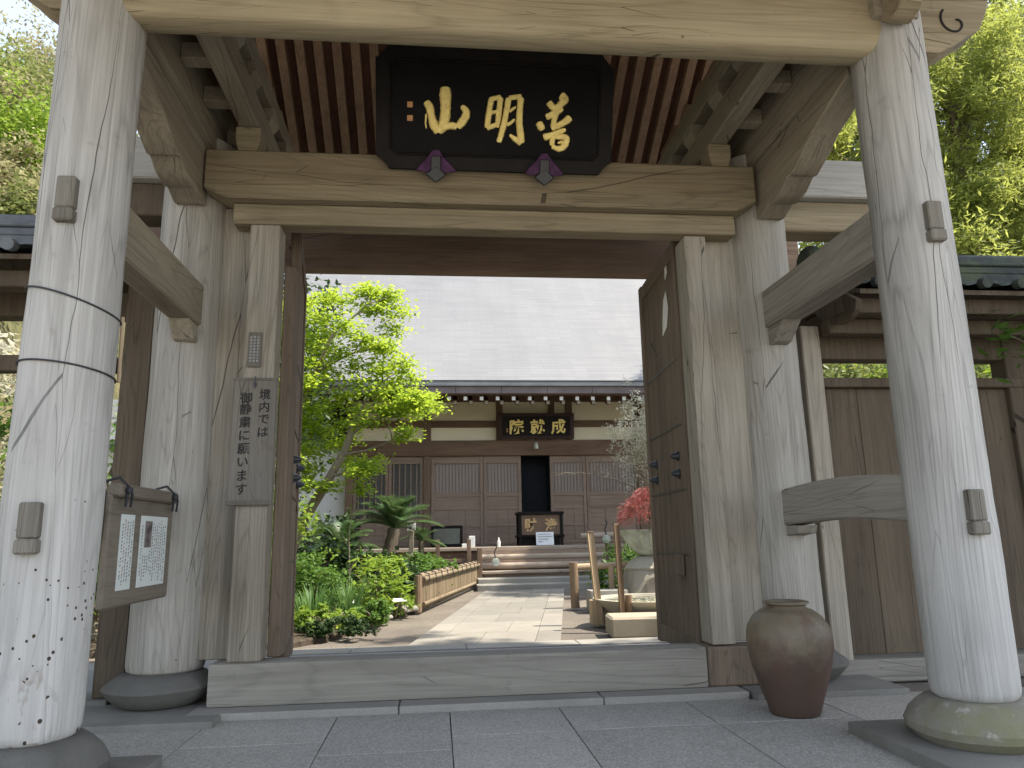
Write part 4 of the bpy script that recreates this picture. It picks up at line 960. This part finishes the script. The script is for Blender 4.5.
# ================================================================== GARDEN AND TREES
def leafcloud(mb, pts, size, n_per, spread, up=.35, flat_=1., asp=.5):
    bm = mb.bm
    for c in pts:
        c = Vector(c)
        for _ in range(n_per):
            d = Vector((random.gauss(0, 1), random.gauss(0, 1), random.gauss(0, 1)*flat_)); p = c+d*spread*.55
            s = size*random.uniform(.6, 1.3)
            n = Vector((random.gauss(0, .6), random.gauss(0, .6), up+random.random())).normalized(); t = n.orthogonal().normalized()
            t.rotate(Matrix.Rotation(random.random()*6.283, 3, n)); b2 = n.cross(t)
            a, b_, c_, d_ = p-t*s*.5, p+b2*s*asp*.5-n*s*.08, p+t*s*.5-n*s*.12, p-b2*s*asp*.5-n*s*.08
            vs = [bm.verts.new(q) for q in (a, b_, c_, d_)]; bm.faces.new((vs[0], vs[1], vs[2])); bm.faces.new((vs[0], vs[2], vs[3]))
    return mb
def branches(mb, base, tip, r0, depth, tips, spread=.6, nb=3, n=7):
    base, tip = Vector(base), Vector(tip); L = (tip-base).length; pts = []
    off = Vector((random.uniform(-1, 1), random.uniform(-1, 1), random.uniform(-.3, .5)))*L*.10
    for k in range(6): t = k/5; pts.append(base.lerp(tip, t)+off*math.sin(t*math.pi)+Vector((random.uniform(-1, 1), random.uniform(-1, 1), random.uniform(-1, 1)))*L*.02*(0 < k < 5))
    mb.tube(pts, [r0*(1-.55*k/5) for k in range(6)], n, True)
    if depth == 0: tips.append(pts[-1]); tips.append(pts[4]); return
    for i in range(nb):
        k = random.choice((3, 4, 5)) if i else 5; b0 = pts[k]; d = (tip-base).normalized()
        v = Vector((random.gauss(0, 1), random.gauss(0, 1), random.gauss(.15, .6))).normalized(); d2 = (d*(1-spread)+v*spread).normalized()
        branches(mb, b0, b0+d2*L*random.uniform(.5, .75), r0*.5, depth-1, tips, spread, nb, max(5, n-1))
# maple by the doorway
random.seed(21)
mt_ = thing('maple_tree', 'fresh green maple with crooked pale trunk in the left garden', 'tree', (-2.1, 10.3, 0))
tb = MB(); tips = []
tb.tube([(-2.15, 10.3, 0), (-2.0, 10.25, .6), (-1.78, 10.2, 1.15), (-1.5, 10.15, 1.6), (-1.25, 10.1, 2.05), (-1.1, 10.1, 2.5)], [.11, .095, .075, .06, .052, .042], 10)
tb.tube([(-1.9, 10.22, .9), (-2.0, 10.1, 1.6), (-1.95, 10.1, 2.3), (-1.7, 10.1, 3.1), (-1.45, 10.1, 3.7)], [.06, .05, .045, .035, .025], 8)
for bs, tp, dp in (((-1.1, 10.1, 2.5), (-.75, 10.0, 3.0), 1), ((-1.15, 10.1, 2.3), (-.55, 9.9, 2.55), 1), ((-1.3, 10.1, 2.0), (-.6, 9.95, 2.2), 1), ((-1.45, 10.1, 3.7), (-1.0, 10.1, 4.15), 1), ((-1.7, 10.1, 3.1), (-1.0, 10.0, 3.5), 1), ((-1.95, 10.1, 2.3), (-2.4, 10.2, 3.0), 1), ((-1.4, 10.12, 1.75), (-1.0, 9.9, 1.75), 1), ((-1.9, 10.1, 1.5), (-2.3, 9.9, 2.0), 1), ((-1.6, 10.15, 1.4), (-1.35, 9.8, 1.6), 0)):
    branches(tb, bs, tp, .022, dp, tips, .5, 3)
part('trunk', tb, 'bark_pale', mt_)
def PX(lst, Y): return [A(x, y, Y+random.uniform(-.5, .5)) for x, y in lst]
cl = [(365, 292), (345, 300), (385, 300), (398, 312), (372, 310), (392, 330), (330, 298), (315, 318), (305, 302), (306, 340), (325, 335), (350, 330), (365, 345), (340, 352), (312, 362), (330, 372), (305, 385), (385, 345), (400, 362), (380, 368), (408, 378), (360, 380), (345, 395), (375, 392), (395, 395), (415, 395), (428, 405), (420, 412), (400, 410), (380, 410), (355, 410), (330, 405), (310, 410), (340, 425), (318, 430), (305, 425), (365, 422), (308, 450), (330, 445), (345, 440), (350, 462), (370, 462), (360, 470), (310, 485), (318, 380), (335, 320), (355, 365), (322, 350), (410, 400), (390, 385)]
random.seed(5)
lm = MB(); leafcloud(lm, PX(cl, 10.1), .066, 260, .23, .9, .45, .6)
leafcloud(lm, tips, .068, 90, .16, .9, .5, .6)
leafcloud(lm, PX([(285+random.random()*20, 300+random.random()*180) for _ in range(16)], 10.1), .075, 180, .22, .9, .5, .6)
part('crown', lm, 'maple', mt_)
# dark evergreen behind the maple
random.seed(6)
et = thing('evergreen_tree', 'dark evergreen tree in shade behind the maple', 'tree', (-2.7, 13.5, 0))
tb = MB(); tb.tube([(-2.7, 13.5, 0), (-2.65, 13.5, 2), (-2.7, 13.5, 5.6)], [.12, .09, .05], 8); part('trunk', tb, 'bark', et)
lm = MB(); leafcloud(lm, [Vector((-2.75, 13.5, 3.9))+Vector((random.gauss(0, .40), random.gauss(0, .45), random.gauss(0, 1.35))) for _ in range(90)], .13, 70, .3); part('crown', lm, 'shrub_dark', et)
# cycads
def cycad(base, h, lean, nf, fl, lb, rt=.11, seed=1, mat='cycad', bk='bark'):
    random.seed(seed); t = thing('cycad', lb, 'cycad', base, 'cycads in the left garden'); base = Vector(base); top = base+Vector((lean, 0, h))
    if h > .1:
        m = MB(); N = 14; m.tube([base.lerp(top, k/N) for k in range(N+1)], [rt*(1.05 if k % 2 else .92)*(1-.15*k/N) for k in range(N+1)], 12); part('trunk', m, 'bark', t)
    m = MB()
    for i in range(nf):
        az = i*2.39996; el = random.uniform(.15, 1.35); L = fl*random.uniform(.85, 1.1); hd = Vector((math.cos(az), math.sin(az), 0)); pts = []
        for k in range(9):
            u = k/8; pts.append(top+hd*(L*u*math.cos(el*(1-.0*u)))+Vector((0, 0, L*(math.sin(el)*u-.42*u*u))))
        m.tube(pts, [.012*(1-.7*k/8) for k in range(9)], 5)
        for k in range(44):
            u = .12+.88*k/44; f = u*8; j = min(7, int(f)); p = pts[j].lerp(pts[j+1], f-j); d = (pts[j+1]-pts[j]).normalized(); sd = d.cross(Vector((0, 0, 1))).normalized(); upv = sd.cross(d)
            ll = .17*fl/.75*math.sin(min(1, (1-u)*2.2+.18)*1.57)
            for s_ in (-1, 1):
                e = p+(sd*s_*.85+d*.5+upv*.28).normalized()*ll; q = d*.007
                v = [m.bm.verts.new(z) for z in (p-q, p+q, e)]; m.bm.faces.new(v)
    part('fronds', m, mat, t)
cycad((-.88, 12.0, .1), .96, .22, 34, .86, 'tallest cycad palm with a thick leaning brown trunk', .12, 3)
cycad((-1.45, 11.2, .0), .75, .05, 20, .72, 'short trunked cycad palm under the maple', .09, 4)
cycad((-.28, 12.9, .0), .85, .02, 14, .42, 'small cycad palm beside the marker post', .06, 5)
# bushes
def bush(name, c, r, n, size, mat, lb, cat='shrub', npts=60, group='shrubs in the left garden', seed=1, asp=.5, stems=True, up=.6):
    random.seed(seed); c = Vector(c); t = thing(name, lb, cat, (c.x, c.y, 0), group); rx, ry, rz_ = r
    if stems:
        m = MB()
        for k in range(7):
            a = random.random()*6.28; m.tube([(c.x+.04*math.cos(a), c.y+.04*math.sin(a), 0), (c.x+rx*.35*math.cos(a), c.y+ry*.35*math.sin(a), max(.05, c.z)), (c.x+rx*.7*math.cos(a), c.y+ry*.7*math.sin(a), c.z+rz_*.4)], [.014, .009, .004], 5)
        part('stems', m, 'bark_pale', t)
    pts = []
    for k in range(npts):
        v = Vector((random.gauss(0, 1), random.gauss(0, 1), random.gauss(0, 1))).normalized()*(random.random()**.28); v += .22*Vector((noise.noise(v*2.3+c), noise.noise(v*2.3+c*2), noise.noise(v*2.3-c)))
        p = c+Vector((v.x*rx, v.y*ry, v.z*rz_))
        if p.z > .03: pts.append(p)
    m = MB(); leafcloud(m, pts, size, n, min(r)*.28, up, 1, asp); part('foliage', m, mat, t); return t
bush('azalea_bush', (-1.45, 8.7, .42), (.42, .42, .33), 55, .055, 'shrub_green', 'rounded clipped green bush beside the left door leaf', seed=11, npts=80)
bush('broadleaf_shrub', (-.72, 9.35, .36), (.40, .36, .32), 8, .13, 'shrub_yellow', 'bright yellow green broad leaved shrub in the middle of the left garden', seed=12, npts=75, asp=.3, up=.9)
bush('broadleaf_shrub', (-.50, 9.15, .2), (.22, .22, .18), 7, .12, 'shrub_yellow', 'low yellow green shrub with long leaves at the bed corner', seed=13, npts=40, asp=.3, up=.9)
bush('low_shrub', (-1.12, 7.75, .13), (.34, .28, .12), 50, .05, 'shrub_yellow', 'low yellow green clump at the front of the garden bed', seed=14, npts=60)
bush('low_shrub', (-.93, 7.35, .08), (.36, .2, .10), 55, .04, 'shrub_dark', 'low dark green ground cover clump along the bed edge', seed=15, npts=60, stems=False)
bush('low_shrub', (-.66, 8.3, .12), (.22, .3, .13), 45, .05, 'shrub_green', 'low mid green clump between bed edge and broad leaved shrub', seed=16, npts=50)
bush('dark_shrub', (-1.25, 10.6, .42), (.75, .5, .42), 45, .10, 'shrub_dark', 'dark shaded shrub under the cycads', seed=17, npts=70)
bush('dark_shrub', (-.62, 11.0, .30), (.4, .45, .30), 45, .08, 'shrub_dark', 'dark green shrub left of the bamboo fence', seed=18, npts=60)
bush('garden_shrub', (-.25, 11.8, .40), (.48, .9, .26), 50, .07, 'shrub_green', 'feathery green shrub behind the bamboo fence', seed=19, npts=80)
bush('garden_shrub', (-.72, 10.3, .52), (.32, .25, .16), 40, .06, 'shrub_yellow', 'yellow topped shrub in front of the tallest cycad', seed=20, npts=40)
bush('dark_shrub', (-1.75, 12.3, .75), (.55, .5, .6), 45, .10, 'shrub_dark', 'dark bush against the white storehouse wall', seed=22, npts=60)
# iris clumps
def blades(c, n, h, lb, seed):
    random.seed(seed); m = MB()
    for k in range(n):
        a = random.random()*6.28; r_ = random.random()*.2; b0 = Vector((c[0]+r_*math.cos(a), c[1]+r_*math.sin(a), .02)); hh = h*random.uniform(.6, 1.1); d = Vector((math.cos(a), math.sin(a), 0)); sd = Vector((-d.y, d.x, 0)); pr = None
        for j in range(6):
            u = j/5; p = b0+Vector((0, 0, hh*u))+d*(hh*.45*u*u); wv = .012*(1-u**2)+.001; q = (m.bm.verts.new(p-sd*wv), m.bm.verts.new(p+sd*wv))
            if pr: m.bm.faces.new((pr[0], pr[1], q[1], q[0]))
            pr = q
    single('iris_clump', m, 'iris', lb, 'plant', (c[0], c[1], .02), 'iris clumps in the left garden', 60)
blades((-1.28, 8.15, 0), 90, .44, 'tall iris blades beside the clipped bush', 31); blades((-.98, 8.7, 0), 80, .46, 'iris blades left of the broad leaved shrub', 32); blades((-.92, 9.9, 0), 60, .5, 'iris blades in shade behind the broad leaved shrub', 33)
# tall thin stem
random.seed(41); t = thing('young_sapling', 'thin pale sapling standing in front of the cycads', 'plant', (-1.1, 9.6, 0))
part('stem', MB().tube([(-1.1, 9.6, 0), (-1.08, 9.6, .5), (-1.1, 9.6, .95), (-1.06, 9.6, 1.25)], [.012, .01, .008, .004], 6).tube([(-1.08, 9.6, .5), (-.98, 9.6, .75)], [.007, .003], 5).tube([(-1.1, 9.6, .8), (-1.2, 9.6, 1.0)], [.006, .003], 5), 'bark_pale', t)
m = MB(); leafcloud(m, [(-1.06, 9.6, 1.25), (-.98, 9.6, .75), (-1.2, 9.6, 1.0), (-1.09, 9.6, 1.05)], .06, 14, .09); part('foliage', m, 'shrub_green', t)
# rocks and labels in the bed
random.seed(50)
for x, y, r_, lb in ((-.42, 9.35, .12, 'brown garden rock under the broad leaved shrub'), (-.30, 9.55, .09, 'pale flat stone at the end of the bamboo fence'), (-.9, 8.25, .09, 'dark garden rock among the low plants'), (-.55, 8.75, .06, 'small pale edging stone at the bed edge')):
    m = MB(); m.lathe([(r_*.5, 0), (r_*.95, r_*.2), (r_, r_*.45), (r_*.7, r_*.8), (r_*.2, r_*.95)], (x, y, .01), 18, r_*.25, x*9); single('garden_rock', m, 'rock' if r_ > .085 and x < -.35 else 'granite_light', lb, 'rock', (x, y, 0), 'rocks in the left garden', 50)
for x, y, lb in ((-1.0, 8.95, 'white plant label left of the broad leaved shrub'), (-.42, 9.0, 'white plant label in front of the broad leaved shrub')):
    t = thing('plant_label', lb, 'label', (x, y, 0), 'white plant labels in the garden'); m = MB(); m.box(x-.09, x+.09, y-.03, y+.03, .19, .2, .002, Matrix.Rotation(R(30), 3, 'X')); part('plate', m, 'white', t); part('stake', MB().box(x-.006, x+.006, y-.004, y+.004, 0, .19, 0), 'bamboo', t)
# bamboo fence along the path
bf = thing('bamboo_fence', 'low split bamboo fence along the left side of the path', 'fence', (-.2, 9.6, 0))
pa, pb = Vector((-.21, 9.62, 0)), Vector((.80, 14.4, 0)); random.seed(8); d = (pb-pa).normalized(); n_ = Vector((d.y, -d.x, 0))
for k in range(61):
    t_ = k/60; p = pa.lerp(pb, t_); h = .39+random.uniform(-.01, .01)
    part('slat', MB().tube([p+n_*random.uniform(-.005, .005)+Vector((0, 0, .03)), p+Vector((0, 0, h))], random.uniform(.026, .032), 8), 'bamboo', bf)
part('post', MB().tube([pa-d*.07, pa-d*.07+Vector((0, 0, .44))], .045, 10), 'dark_pole', bf); part('post', MB().tube([pb+d*.07, pb+d*.07+Vector((0, 0, .44))], .045, 10), 'dark_pole', bf)
for s_ in (-1, 1): part('rail', MB().tube([pa+n_*.05*s_+Vector((0, 0, .39)), pb+n_*.05*s_+Vector((0, 0, .39))], .03, 8), 'bamboo', bf)
part('rail', MB().tube([pa+Vector((0, 0, .43)), pb+Vector((0, 0, .43))], .035, 8), 'bamboo', bf); part('rail', MB().tube([pa+n_*.05+Vector((0, 0, .09)), pb+n_*.05+Vector((0, 0, .09))], .025, 8), 'bamboo', bf)
for k in range(12):
    p = pa.lerp(pb, (k+.5)/12); m = MB(); m.tube([p+n_*.085+Vector((0, 0, .36)), p+n_*.07+Vector((0, 0, .45)), p+Vector((0, 0, .472)), p-n_*.07+Vector((0, 0, .45)), p-n_*.085+Vector((0, 0, .36))], .008, 6); part('binding', m, 'wire', bf)
# right of the path: basin, poles, lantern base, bowl, red maple
tub = thing('stone_basin', 'round stone water basin with petals floating behind the tan block', 'basin', (2.18, 7.75, 0))
part('bowl', MB().lathe([(.24, -.02), (.34, .05), (.46, .15), (.54, .225), (.565, .255), (.51, .255), (.48, .21), (.2, .2)], (2.17, 7.70, 0), 40, .008, 2), 'lantern', tub)
part('water', MB().lathe([(.488, 0), (.483, .004)], (2.17, 7.70, .226), 32), 'glass', tub)
random.seed(9); m = MB(); leafcloud(m, [(2.18+.36*math.cos(a)*q, 7.70+.36*math.sin(a)*q, .236) for a, q in ((random.random()*6.28, random.random()**.5) for _ in range(90))], .05, 2, .03, 9, .0, .7); part('petals', m, 'blossom', tub)
sb = single('stone_block', MB().prism([(1.56, 6.78), (2.3, 6.74), (2.34, 7.16), (1.60, 7.2)], 'XY', -.02, .165, .02), 'sand_stone', 'squat tan stone block with dark spots in front of the basin', 'stone block', (1.9, 6.95, 0))
m = MB(); 
for a, b in ((1.84, .12), (1.92, .10), (1.72, .06)): m.lathe([(.012, 0), (.016, .002)], (0, 0, 0), 8); 
m.bm.free()
dp_ = thing('pole_stand', 'tall bare wooden pole standing in a square wooden foot', 'pole', (1.66, 7.75, 0))
part('foot', MB().box(1.575, 1.685, 7.70, 7.82, 0, .24, .006), 'fresh_pole', dp_); part('foot', MB().box(1.69, 1.81, 7.72, 7.84, 0, .22, .006), 'fresh_pole', dp_)
part('pole', MB().beam((1.655, 7.665, .0), (1.585, 7.665, .92), .06, .06, .006, (0, 1, 0)), 'fresh_pole', dp_)
part('pole_cap', MB().box(1.55, 1.615, 7.632, 7.70, .92, .935, .003), 'dark_pole', dp_)
p2 = thing('dark_pole', 'darker upright pole with a short stub beside it in front of the basin', 'pole', (1.78, 7.25, 0))
part('pole', MB().beam((1.79, 7.25, 0), (1.765, 7.25, 1.0), .05, .05, .005, (0, 1, 0)), 'dark_pole', p2); part('stub', MB().tube([(1.855, 7.26, 0), (1.855, 7.26, .32)], .035, 10), 'dark_pole', p2)
lp = thing('log_rail', 'low rail of round logs between short posts right of the path end', 'railing', (1.73, 9.5, 0))
part('post', MB().tube([(1.74, 9.5, 0), (1.73, 9.5, .56)], .055, 12), 'dark_pole', lp); part('post', MB().tube([(2.22, 9.5, 0), (2.22, 9.5, .5)], .04, 10), 'fresh_pole', lp); part('rail', MB().tube([(1.76, 9.52, .50), (2.75, 9.55, .52)], .04, 10), 'fresh_pole', lp)
single('kerb_block', MB().box(1.84, 2.3, 9.0, 9.3, -.02, .24, .015), 'granite_light', 'grey rectangular stone block beside the log post', 'stone block', (2.05, 9.15, 0))
rk = thing('post_rail', 'short wooden rail on dark posts beside the hall steps', 'railing', (3.0, 13.15, 0))
part('rail', MB().tube([(2.55, 13.15, .88), (3.5, 13.15, .90)], .05, 10), 'step_wood', rk)
for x in (2.72, 3.0, 3.4): part('post', MB().tube([(x+.06, 13.15, 0), (x, 13.15, .85)], .03, 8), 'hall_z', rk)
lb_ = thing('lantern_pedestal', 'pale carved stone pedestal carrying the bronze bowl', 'pedestal', (2.66, 9.4, 0))
part('base', MB().lathe([(.36, -.02), (.36, .08), (.34, .10)], (2.66, 9.4, 0), 24, .004, 1, 6), 'lantern', lb_); part('shaft', MB().lathe([(.31, .10), (.29, .3), (.26, .44), (.25, .45)], (2.66, 9.4, 0), 24, .004, 1, 6), 'lantern', lb_)
part('cap', MB().lathe([(.27, .45), (.28, .48), (.22, .56), (.12, .62)], (2.66, 9.4, 0), 24, .004, 1), 'lantern', lb_); part('niche', MB().prism([(2.55, .14), (2.73, .14), (2.72, .34), (2.64, .38), (2.56, .34)], 'XZ', 9.085, 9.105, .004), 'sand_stone', lb_)
b2 = bmesh.new(); prof = [(.10, .0), (.15, .03), (.21, .09), (.255, .18), (.30, .28), (.335, .33), (.28, .32), (.1, .29)]; rings = []
for r_, z in prof: rings.append([b2.verts.new((2.70+(r_*(1+.24*(z/.33)*abs(math.sin(k*math.pi*14/112))))*math.cos(k*2*math.pi/112), 9.4+(r_*(1+.24*(z/.33)*abs(math.sin(k*math.pi*14/112))))*math.sin(k*2*math.pi/112), .622+z)) for k in range(112)])
for a, c in zip(rings, rings[1:]):
    for k in range(112): b2.faces.new((a[k], a[(k+1) % 112], c[(k+1) % 112], c[k]))
b2.faces.new(rings[0][::-1]); b2.faces.new(rings[-1]); m = MB(); m.bm.free(); m.bm = b2
single('bronze_bowl', m, 'verdigris', 'fluted verdigris bronze bowl planter on the stone pedestal', 'planter', (2.70, 9.4, .622), None, 60)
random.seed(61); t = thing('red_maple', 'drooping red leaved dwarf maple growing in the bronze bowl', 'tree', (2.72, 9.4, .9)); tb = MB(); tips = []
branches(tb, (2.72, 9.4, .9), (2.74, 9.4, 1.22), .02, 2, tips, .7, 3); part('trunk', tb, 'bark', t)
m = MB()
for k in range(900):
    a = random.random()*6.28; q = random.random()**.6; top = Vector((2.75+.40*q*math.cos(a), 9.4+.4*q*math.sin(a), 1.44-.34*q*q+random.gauss(0, .035))); d = Vector((math.cos(a)*.8, math.sin(a)*.8, -.75)).normalized()
    for j in range(3):
        e = top+(d+Vector((random.gauss(0, .35), random.gauss(0, .35), random.gauss(0, .3)))).normalized()*.10; sd = d.orthogonal().normalized()*.007; v = [m.bm.verts.new(z) for z in (top-sd, top+sd, e)]; m.bm.faces.new(v)
part('foliage', m, 'red_maple', t)
random.seed(62); t = thing('blossom_tree', 'pale blossoming shrub seen beside the right door leaf', 'tree', (3.75, 12.5, 0)); tb = MB(); tips = []
for tp in ((3.4, 12.5, 1.7), (3.8, 12.5, 1.9), (4.1, 12.6, 1.8)): branches(tb, (3.75, 12.5, .1), tp, .035, 2, tips, .55, 3)
part('trunk', tb, 'bark_pale', t); m = MB(); leafcloud(m, [Vector((3.68, 12.5, 2.5))+Vector((random.gauss(0, .30), random.gauss(0, .3), random.gauss(0, .40))) for _ in range(260)], .05, 22, .09); part('blossom', m, 'blossom', t)
bush('garden_shrub', (2.9, 11.2, .35), (.6, .4, .4), 45, .08, 'shrub_green', 'green shrub behind the stone pedestal', seed=24, group='shrubs right of the path')
# ---------------------------------------------------------------- big trees
def bigtree(name, base, height, clumps, lb, mat='conifer', seed=1, lsize=.16, npc=120, spread=.75, trunk_r=.3, bark='bark', cat='tree', group=None, droop=.5, lean=(0, 0), asp=.42):
    random.seed(seed); t = thing(name, lb, cat, base, group); base = Vector(base); tb = MB()
    top = base+Vector((lean[0], lean[1], height*.85)); pts = [base.lerp(top, k/8)+Vector((.25*noise.noise(Vector((k*.7, seed, 0))), .25*noise.noise(Vector((k*.7, seed, 9))), 0)) for k in range(9)]
    tb.tube(pts, [trunk_r*(1-.085*k) for k in range(9)], 10)
    for c in clumps:
        c = Vector(c); k = max(2, min(7, int((c.z-base.z-1.0)/(height*.85)*8))); s_ = pts[k]; mid = s_.lerp(c, .5)+Vector((0, 0, .25*(c-s_).length*random.uniform(-.4, .6)))
        tb.tube([s_, s_.lerp(mid, .6), mid, mid.lerp(c, .6), c], [trunk_r*.22, trunk_r*.17, trunk_r*.12, trunk_r*.07, trunk_r*.03], 6)
    part('trunk', tb, bark, t); m = MB()
    for c in clumps:
        c = Vector(c); sub = []
        for _ in range(16):
            v = Vector((random.gauss(0, 1), random.gauss(0, 1), random.gauss(0, .55)))*spread*.7; sub.append(c+v-Vector((0, 0, droop*v.length*.35)))
        leafcloud(m, sub, lsize, npc//8, spread*.36, .3, .9, asp)
    part('crown', m, mat, t); return t
ct = []
for x, y in [(945, 70), (985, 55), (1015, 30), (930, 110), (1000, 85), (920, 150), (935, 195), (1000, 200), (985, 225), (1020, 180), (1020, 110), (1010, 235), (905, 60), (880, 100), (850, 130), (825, 110), (830, 150), (812, 160), (850, 165), (875, 150), (900, 200), (1050, 60), (1050, 150), (1080, 100), (1060, 220), (860, 70), (900, 20), (960, 20), (1010, -10), (1060, 0), (1100, 180), (1040, 250), (840, 190), (870, 220)]:
    ct.append(A(x, y, 13.5+random.uniform(-1.5, 1.8)))
for x, y in [(955, 215), (985, 205), (940, 240), (975, 240), (1012, 200), (925, 175), (985, 60), (945, 85), (1005, 140), (800, 130), (835, 235)]: ct.append(A(x, y, 11.6+random.uniform(-.4, .4)))
bigtree('cypress_tree', (10.35, 12.4, 0), 12, ct, 'tall sunlit cypress with lime green sprays and forked brown trunk beyond the fence', seed=3, lsize=.15, npc=2600, spread=.85, trunk_r=.5, asp=.2)
random.seed(12)
for i, (x, y, h, lb) in enumerate(((6.4, 8.2, 2.6, 'bright green broad leaved tree showing over the mossy fence roof'), (5.6, 9.0, 2.4, 'light green bush seen through the gap under the fence roof'), (7.6, 10.5, 3.2, 'tall leafy shrub behind the fence below the cypress'))):
    cl_ = [Vector((x+random.gauss(0, .6), y+random.gauss(0, .6), h*random.uniform(.55, 1.35))) for _ in range(22)]
    bigtree('leafy_tree', (x, y, 0), h, cl_, lb, 'shrub_yellow' if i != 1 else 'hill_leaf', 70+i, .10, 170, .34, .07, 'bark_pale', group='trees behind the board fence')
# shade trees standing to the right of the gate, outside the picture
random.seed(15)
for bx_, by_, hh, lb in ((10.0, 2.9, 16, 'tall evergreen shading the gate from the right'), (13.6, 3.4, 16, 'tall evergreen standing farther right beyond the fence')):
    cl_ = [Vector((bx_+random.gauss(0, 1.0), by_-.9+max(-2.6, min(2.2, random.gauss(0, 1.2))), random.uniform(9.5, 16.2))) for _ in range(64)]
    bigtree('shade_tree', (bx_, by_, 0), hh, cl_, lb, 'shrub_green', int(bx_*10), .24, 420, .8, .3, group='evergreens right of the gate')
# azalea reaching in at the right edge
random.seed(77); t = thing('azalea_spray', 'leafy azalea shrub with pink bud at the right edge of the photo', 'shrub', (4.05, 3.9, 0)); tb = MB(); tp = []
for k in range(5): e = Vector((3.66+random.uniform(.0, .5), 3.95+random.uniform(-.3, .3), 2.25+random.uniform(-.25, .35))); tb.tube([(4.2, 3.9, 0), (4.25, 3.9, 1.0), (4.1, 3.9, 1.7), e], [.02, .016, .011, .004], 6); tp.append(e)
part('stems', tb, 'bark_pale', t); m = MB(); leafcloud(m, tp+[Vector((4.1, 3.9, 2.2)), Vector((4.2, 4.0, 2.4)), Vector((4.15, 3.8, 1.9))], .11, 44, .17, .7, 1, .38); part('foliage', m, 'shrub_green', t)
m = MB(); leafcloud(m, [(3.68, 3.9, 2.36)], .06, 16, .05, .7); part('buds', m, 'bud', t)
# greenery behind the left side gate
random.seed(18)
for i, (x, y, h, lb) in enumerate(((-3.2, 7.6, 2.0, 'leafy shrub seen through the open side gate'), (-4.6, 7.2, 2.6, 'pale leaved bush left of the side gate opening'), (-2.35, 8.6, 1.5, 'sunlit low bush between the left pillars'))):
    cl_ = [Vector((x+random.gauss(0, .45), y+random.gauss(0, .4), h*random.uniform(.25, 1.1))) for _ in range(22)]
    bigtree('leafy_shrub', (x, y, 0), h, cl_, lb, ('shrub_green', 'blossom', 'shrub_yellow')[i], 90+i, .09, 150, .30, .05, 'bark_pale', 'shrub', 'shrubs behind the side gate')
# hillside shrubs, the ones one can tell apart
random.seed(30)
spots = [((12, 95), 15, 1.1, 'hill_leaf', 'pale olive bush on the hill crest'), ((45, 80), 16, 1.1, 'dry_leaf', 'bare twiggy bush at the hill crest'), ((25, 130), 14, 1.0, 'dry_leaf', 'brown twiggy bush on the upper slope'), ((15, 145), 13, 1.0, 'shrub_yellow', 'bright green bush in the middle of the slope'), ((40, 165), 12.5, .8, 'shrub_yellow', 'bright green bush beside the pillar on the slope'), ((10, 190), 12, .8, 'dry_leaf', 'dry straw coloured bush low on the slope'), ((38, 215), 11.5, .7, 'dry_leaf', 'dry bush just above the side gate roof'), ((5, 222), 11, .7, 'hill_leaf', 'small olive bush above the side gate roof'), ((50, 110), 14.5, 1.0, 'hill_leaf', 'olive bush against the sky beside the pillar')]
for (px, py), Y, r_, mt, lb in spots:
    c = A(px, py, Y); t = thing('hillside_bush', lb, 'bush', (c.x, c.y, c.z-r_), 'bushes on the hillside'); m = MB()
    for k in range(9): v = Vector((random.gauss(0, .5), random.gauss(0, .5), random.random()))*r_; m.tube([(c.x, c.y, c.z-r_*1.2), c+v*.4-Vector((0, 0, .3*r_)), c+v*.65], [.04, .02, .008], 5)
    part('stems', m, 'bark', t); m = MB(); leafcloud(m, [c+Vector((random.gauss(0, .55), random.gauss(0, .55), random.gauss(-.1, .42)))*r_ for _ in range(130)], .095, 75, .26*r_, .4); part('foliage', m, mt, t)
lm = MB(); pts = []
for _ in range(900):
    x = random.uniform(-24, -6.5); y = random.uniform(5, 30); pts.append(Vector((x, y, hz(x, y)+random.uniform(.05, .5))))
leafcloud(lm, pts, .17, 26, .5, .4); o = part('hillside_scrub', lm, 'hill_leaf'); tag(o, 'scrub covering the hillside left of the gate', 'scrub', None, 'stuff')
lm = MB(); pts = []
for _ in range(700):
    x = random.uniform(-8, 45); y = random.uniform(30, 56); pts.append(Vector((x, y, hz2(x, y)+random.uniform(.2, 2.2))))
leafcloud(lm, pts, .42, 30, 1.1, .4); o = part('hillside_wood', lm, 'hill_leaf'); tag(o, 'woods on the hill behind the hall', 'woods', None, 'stuff')
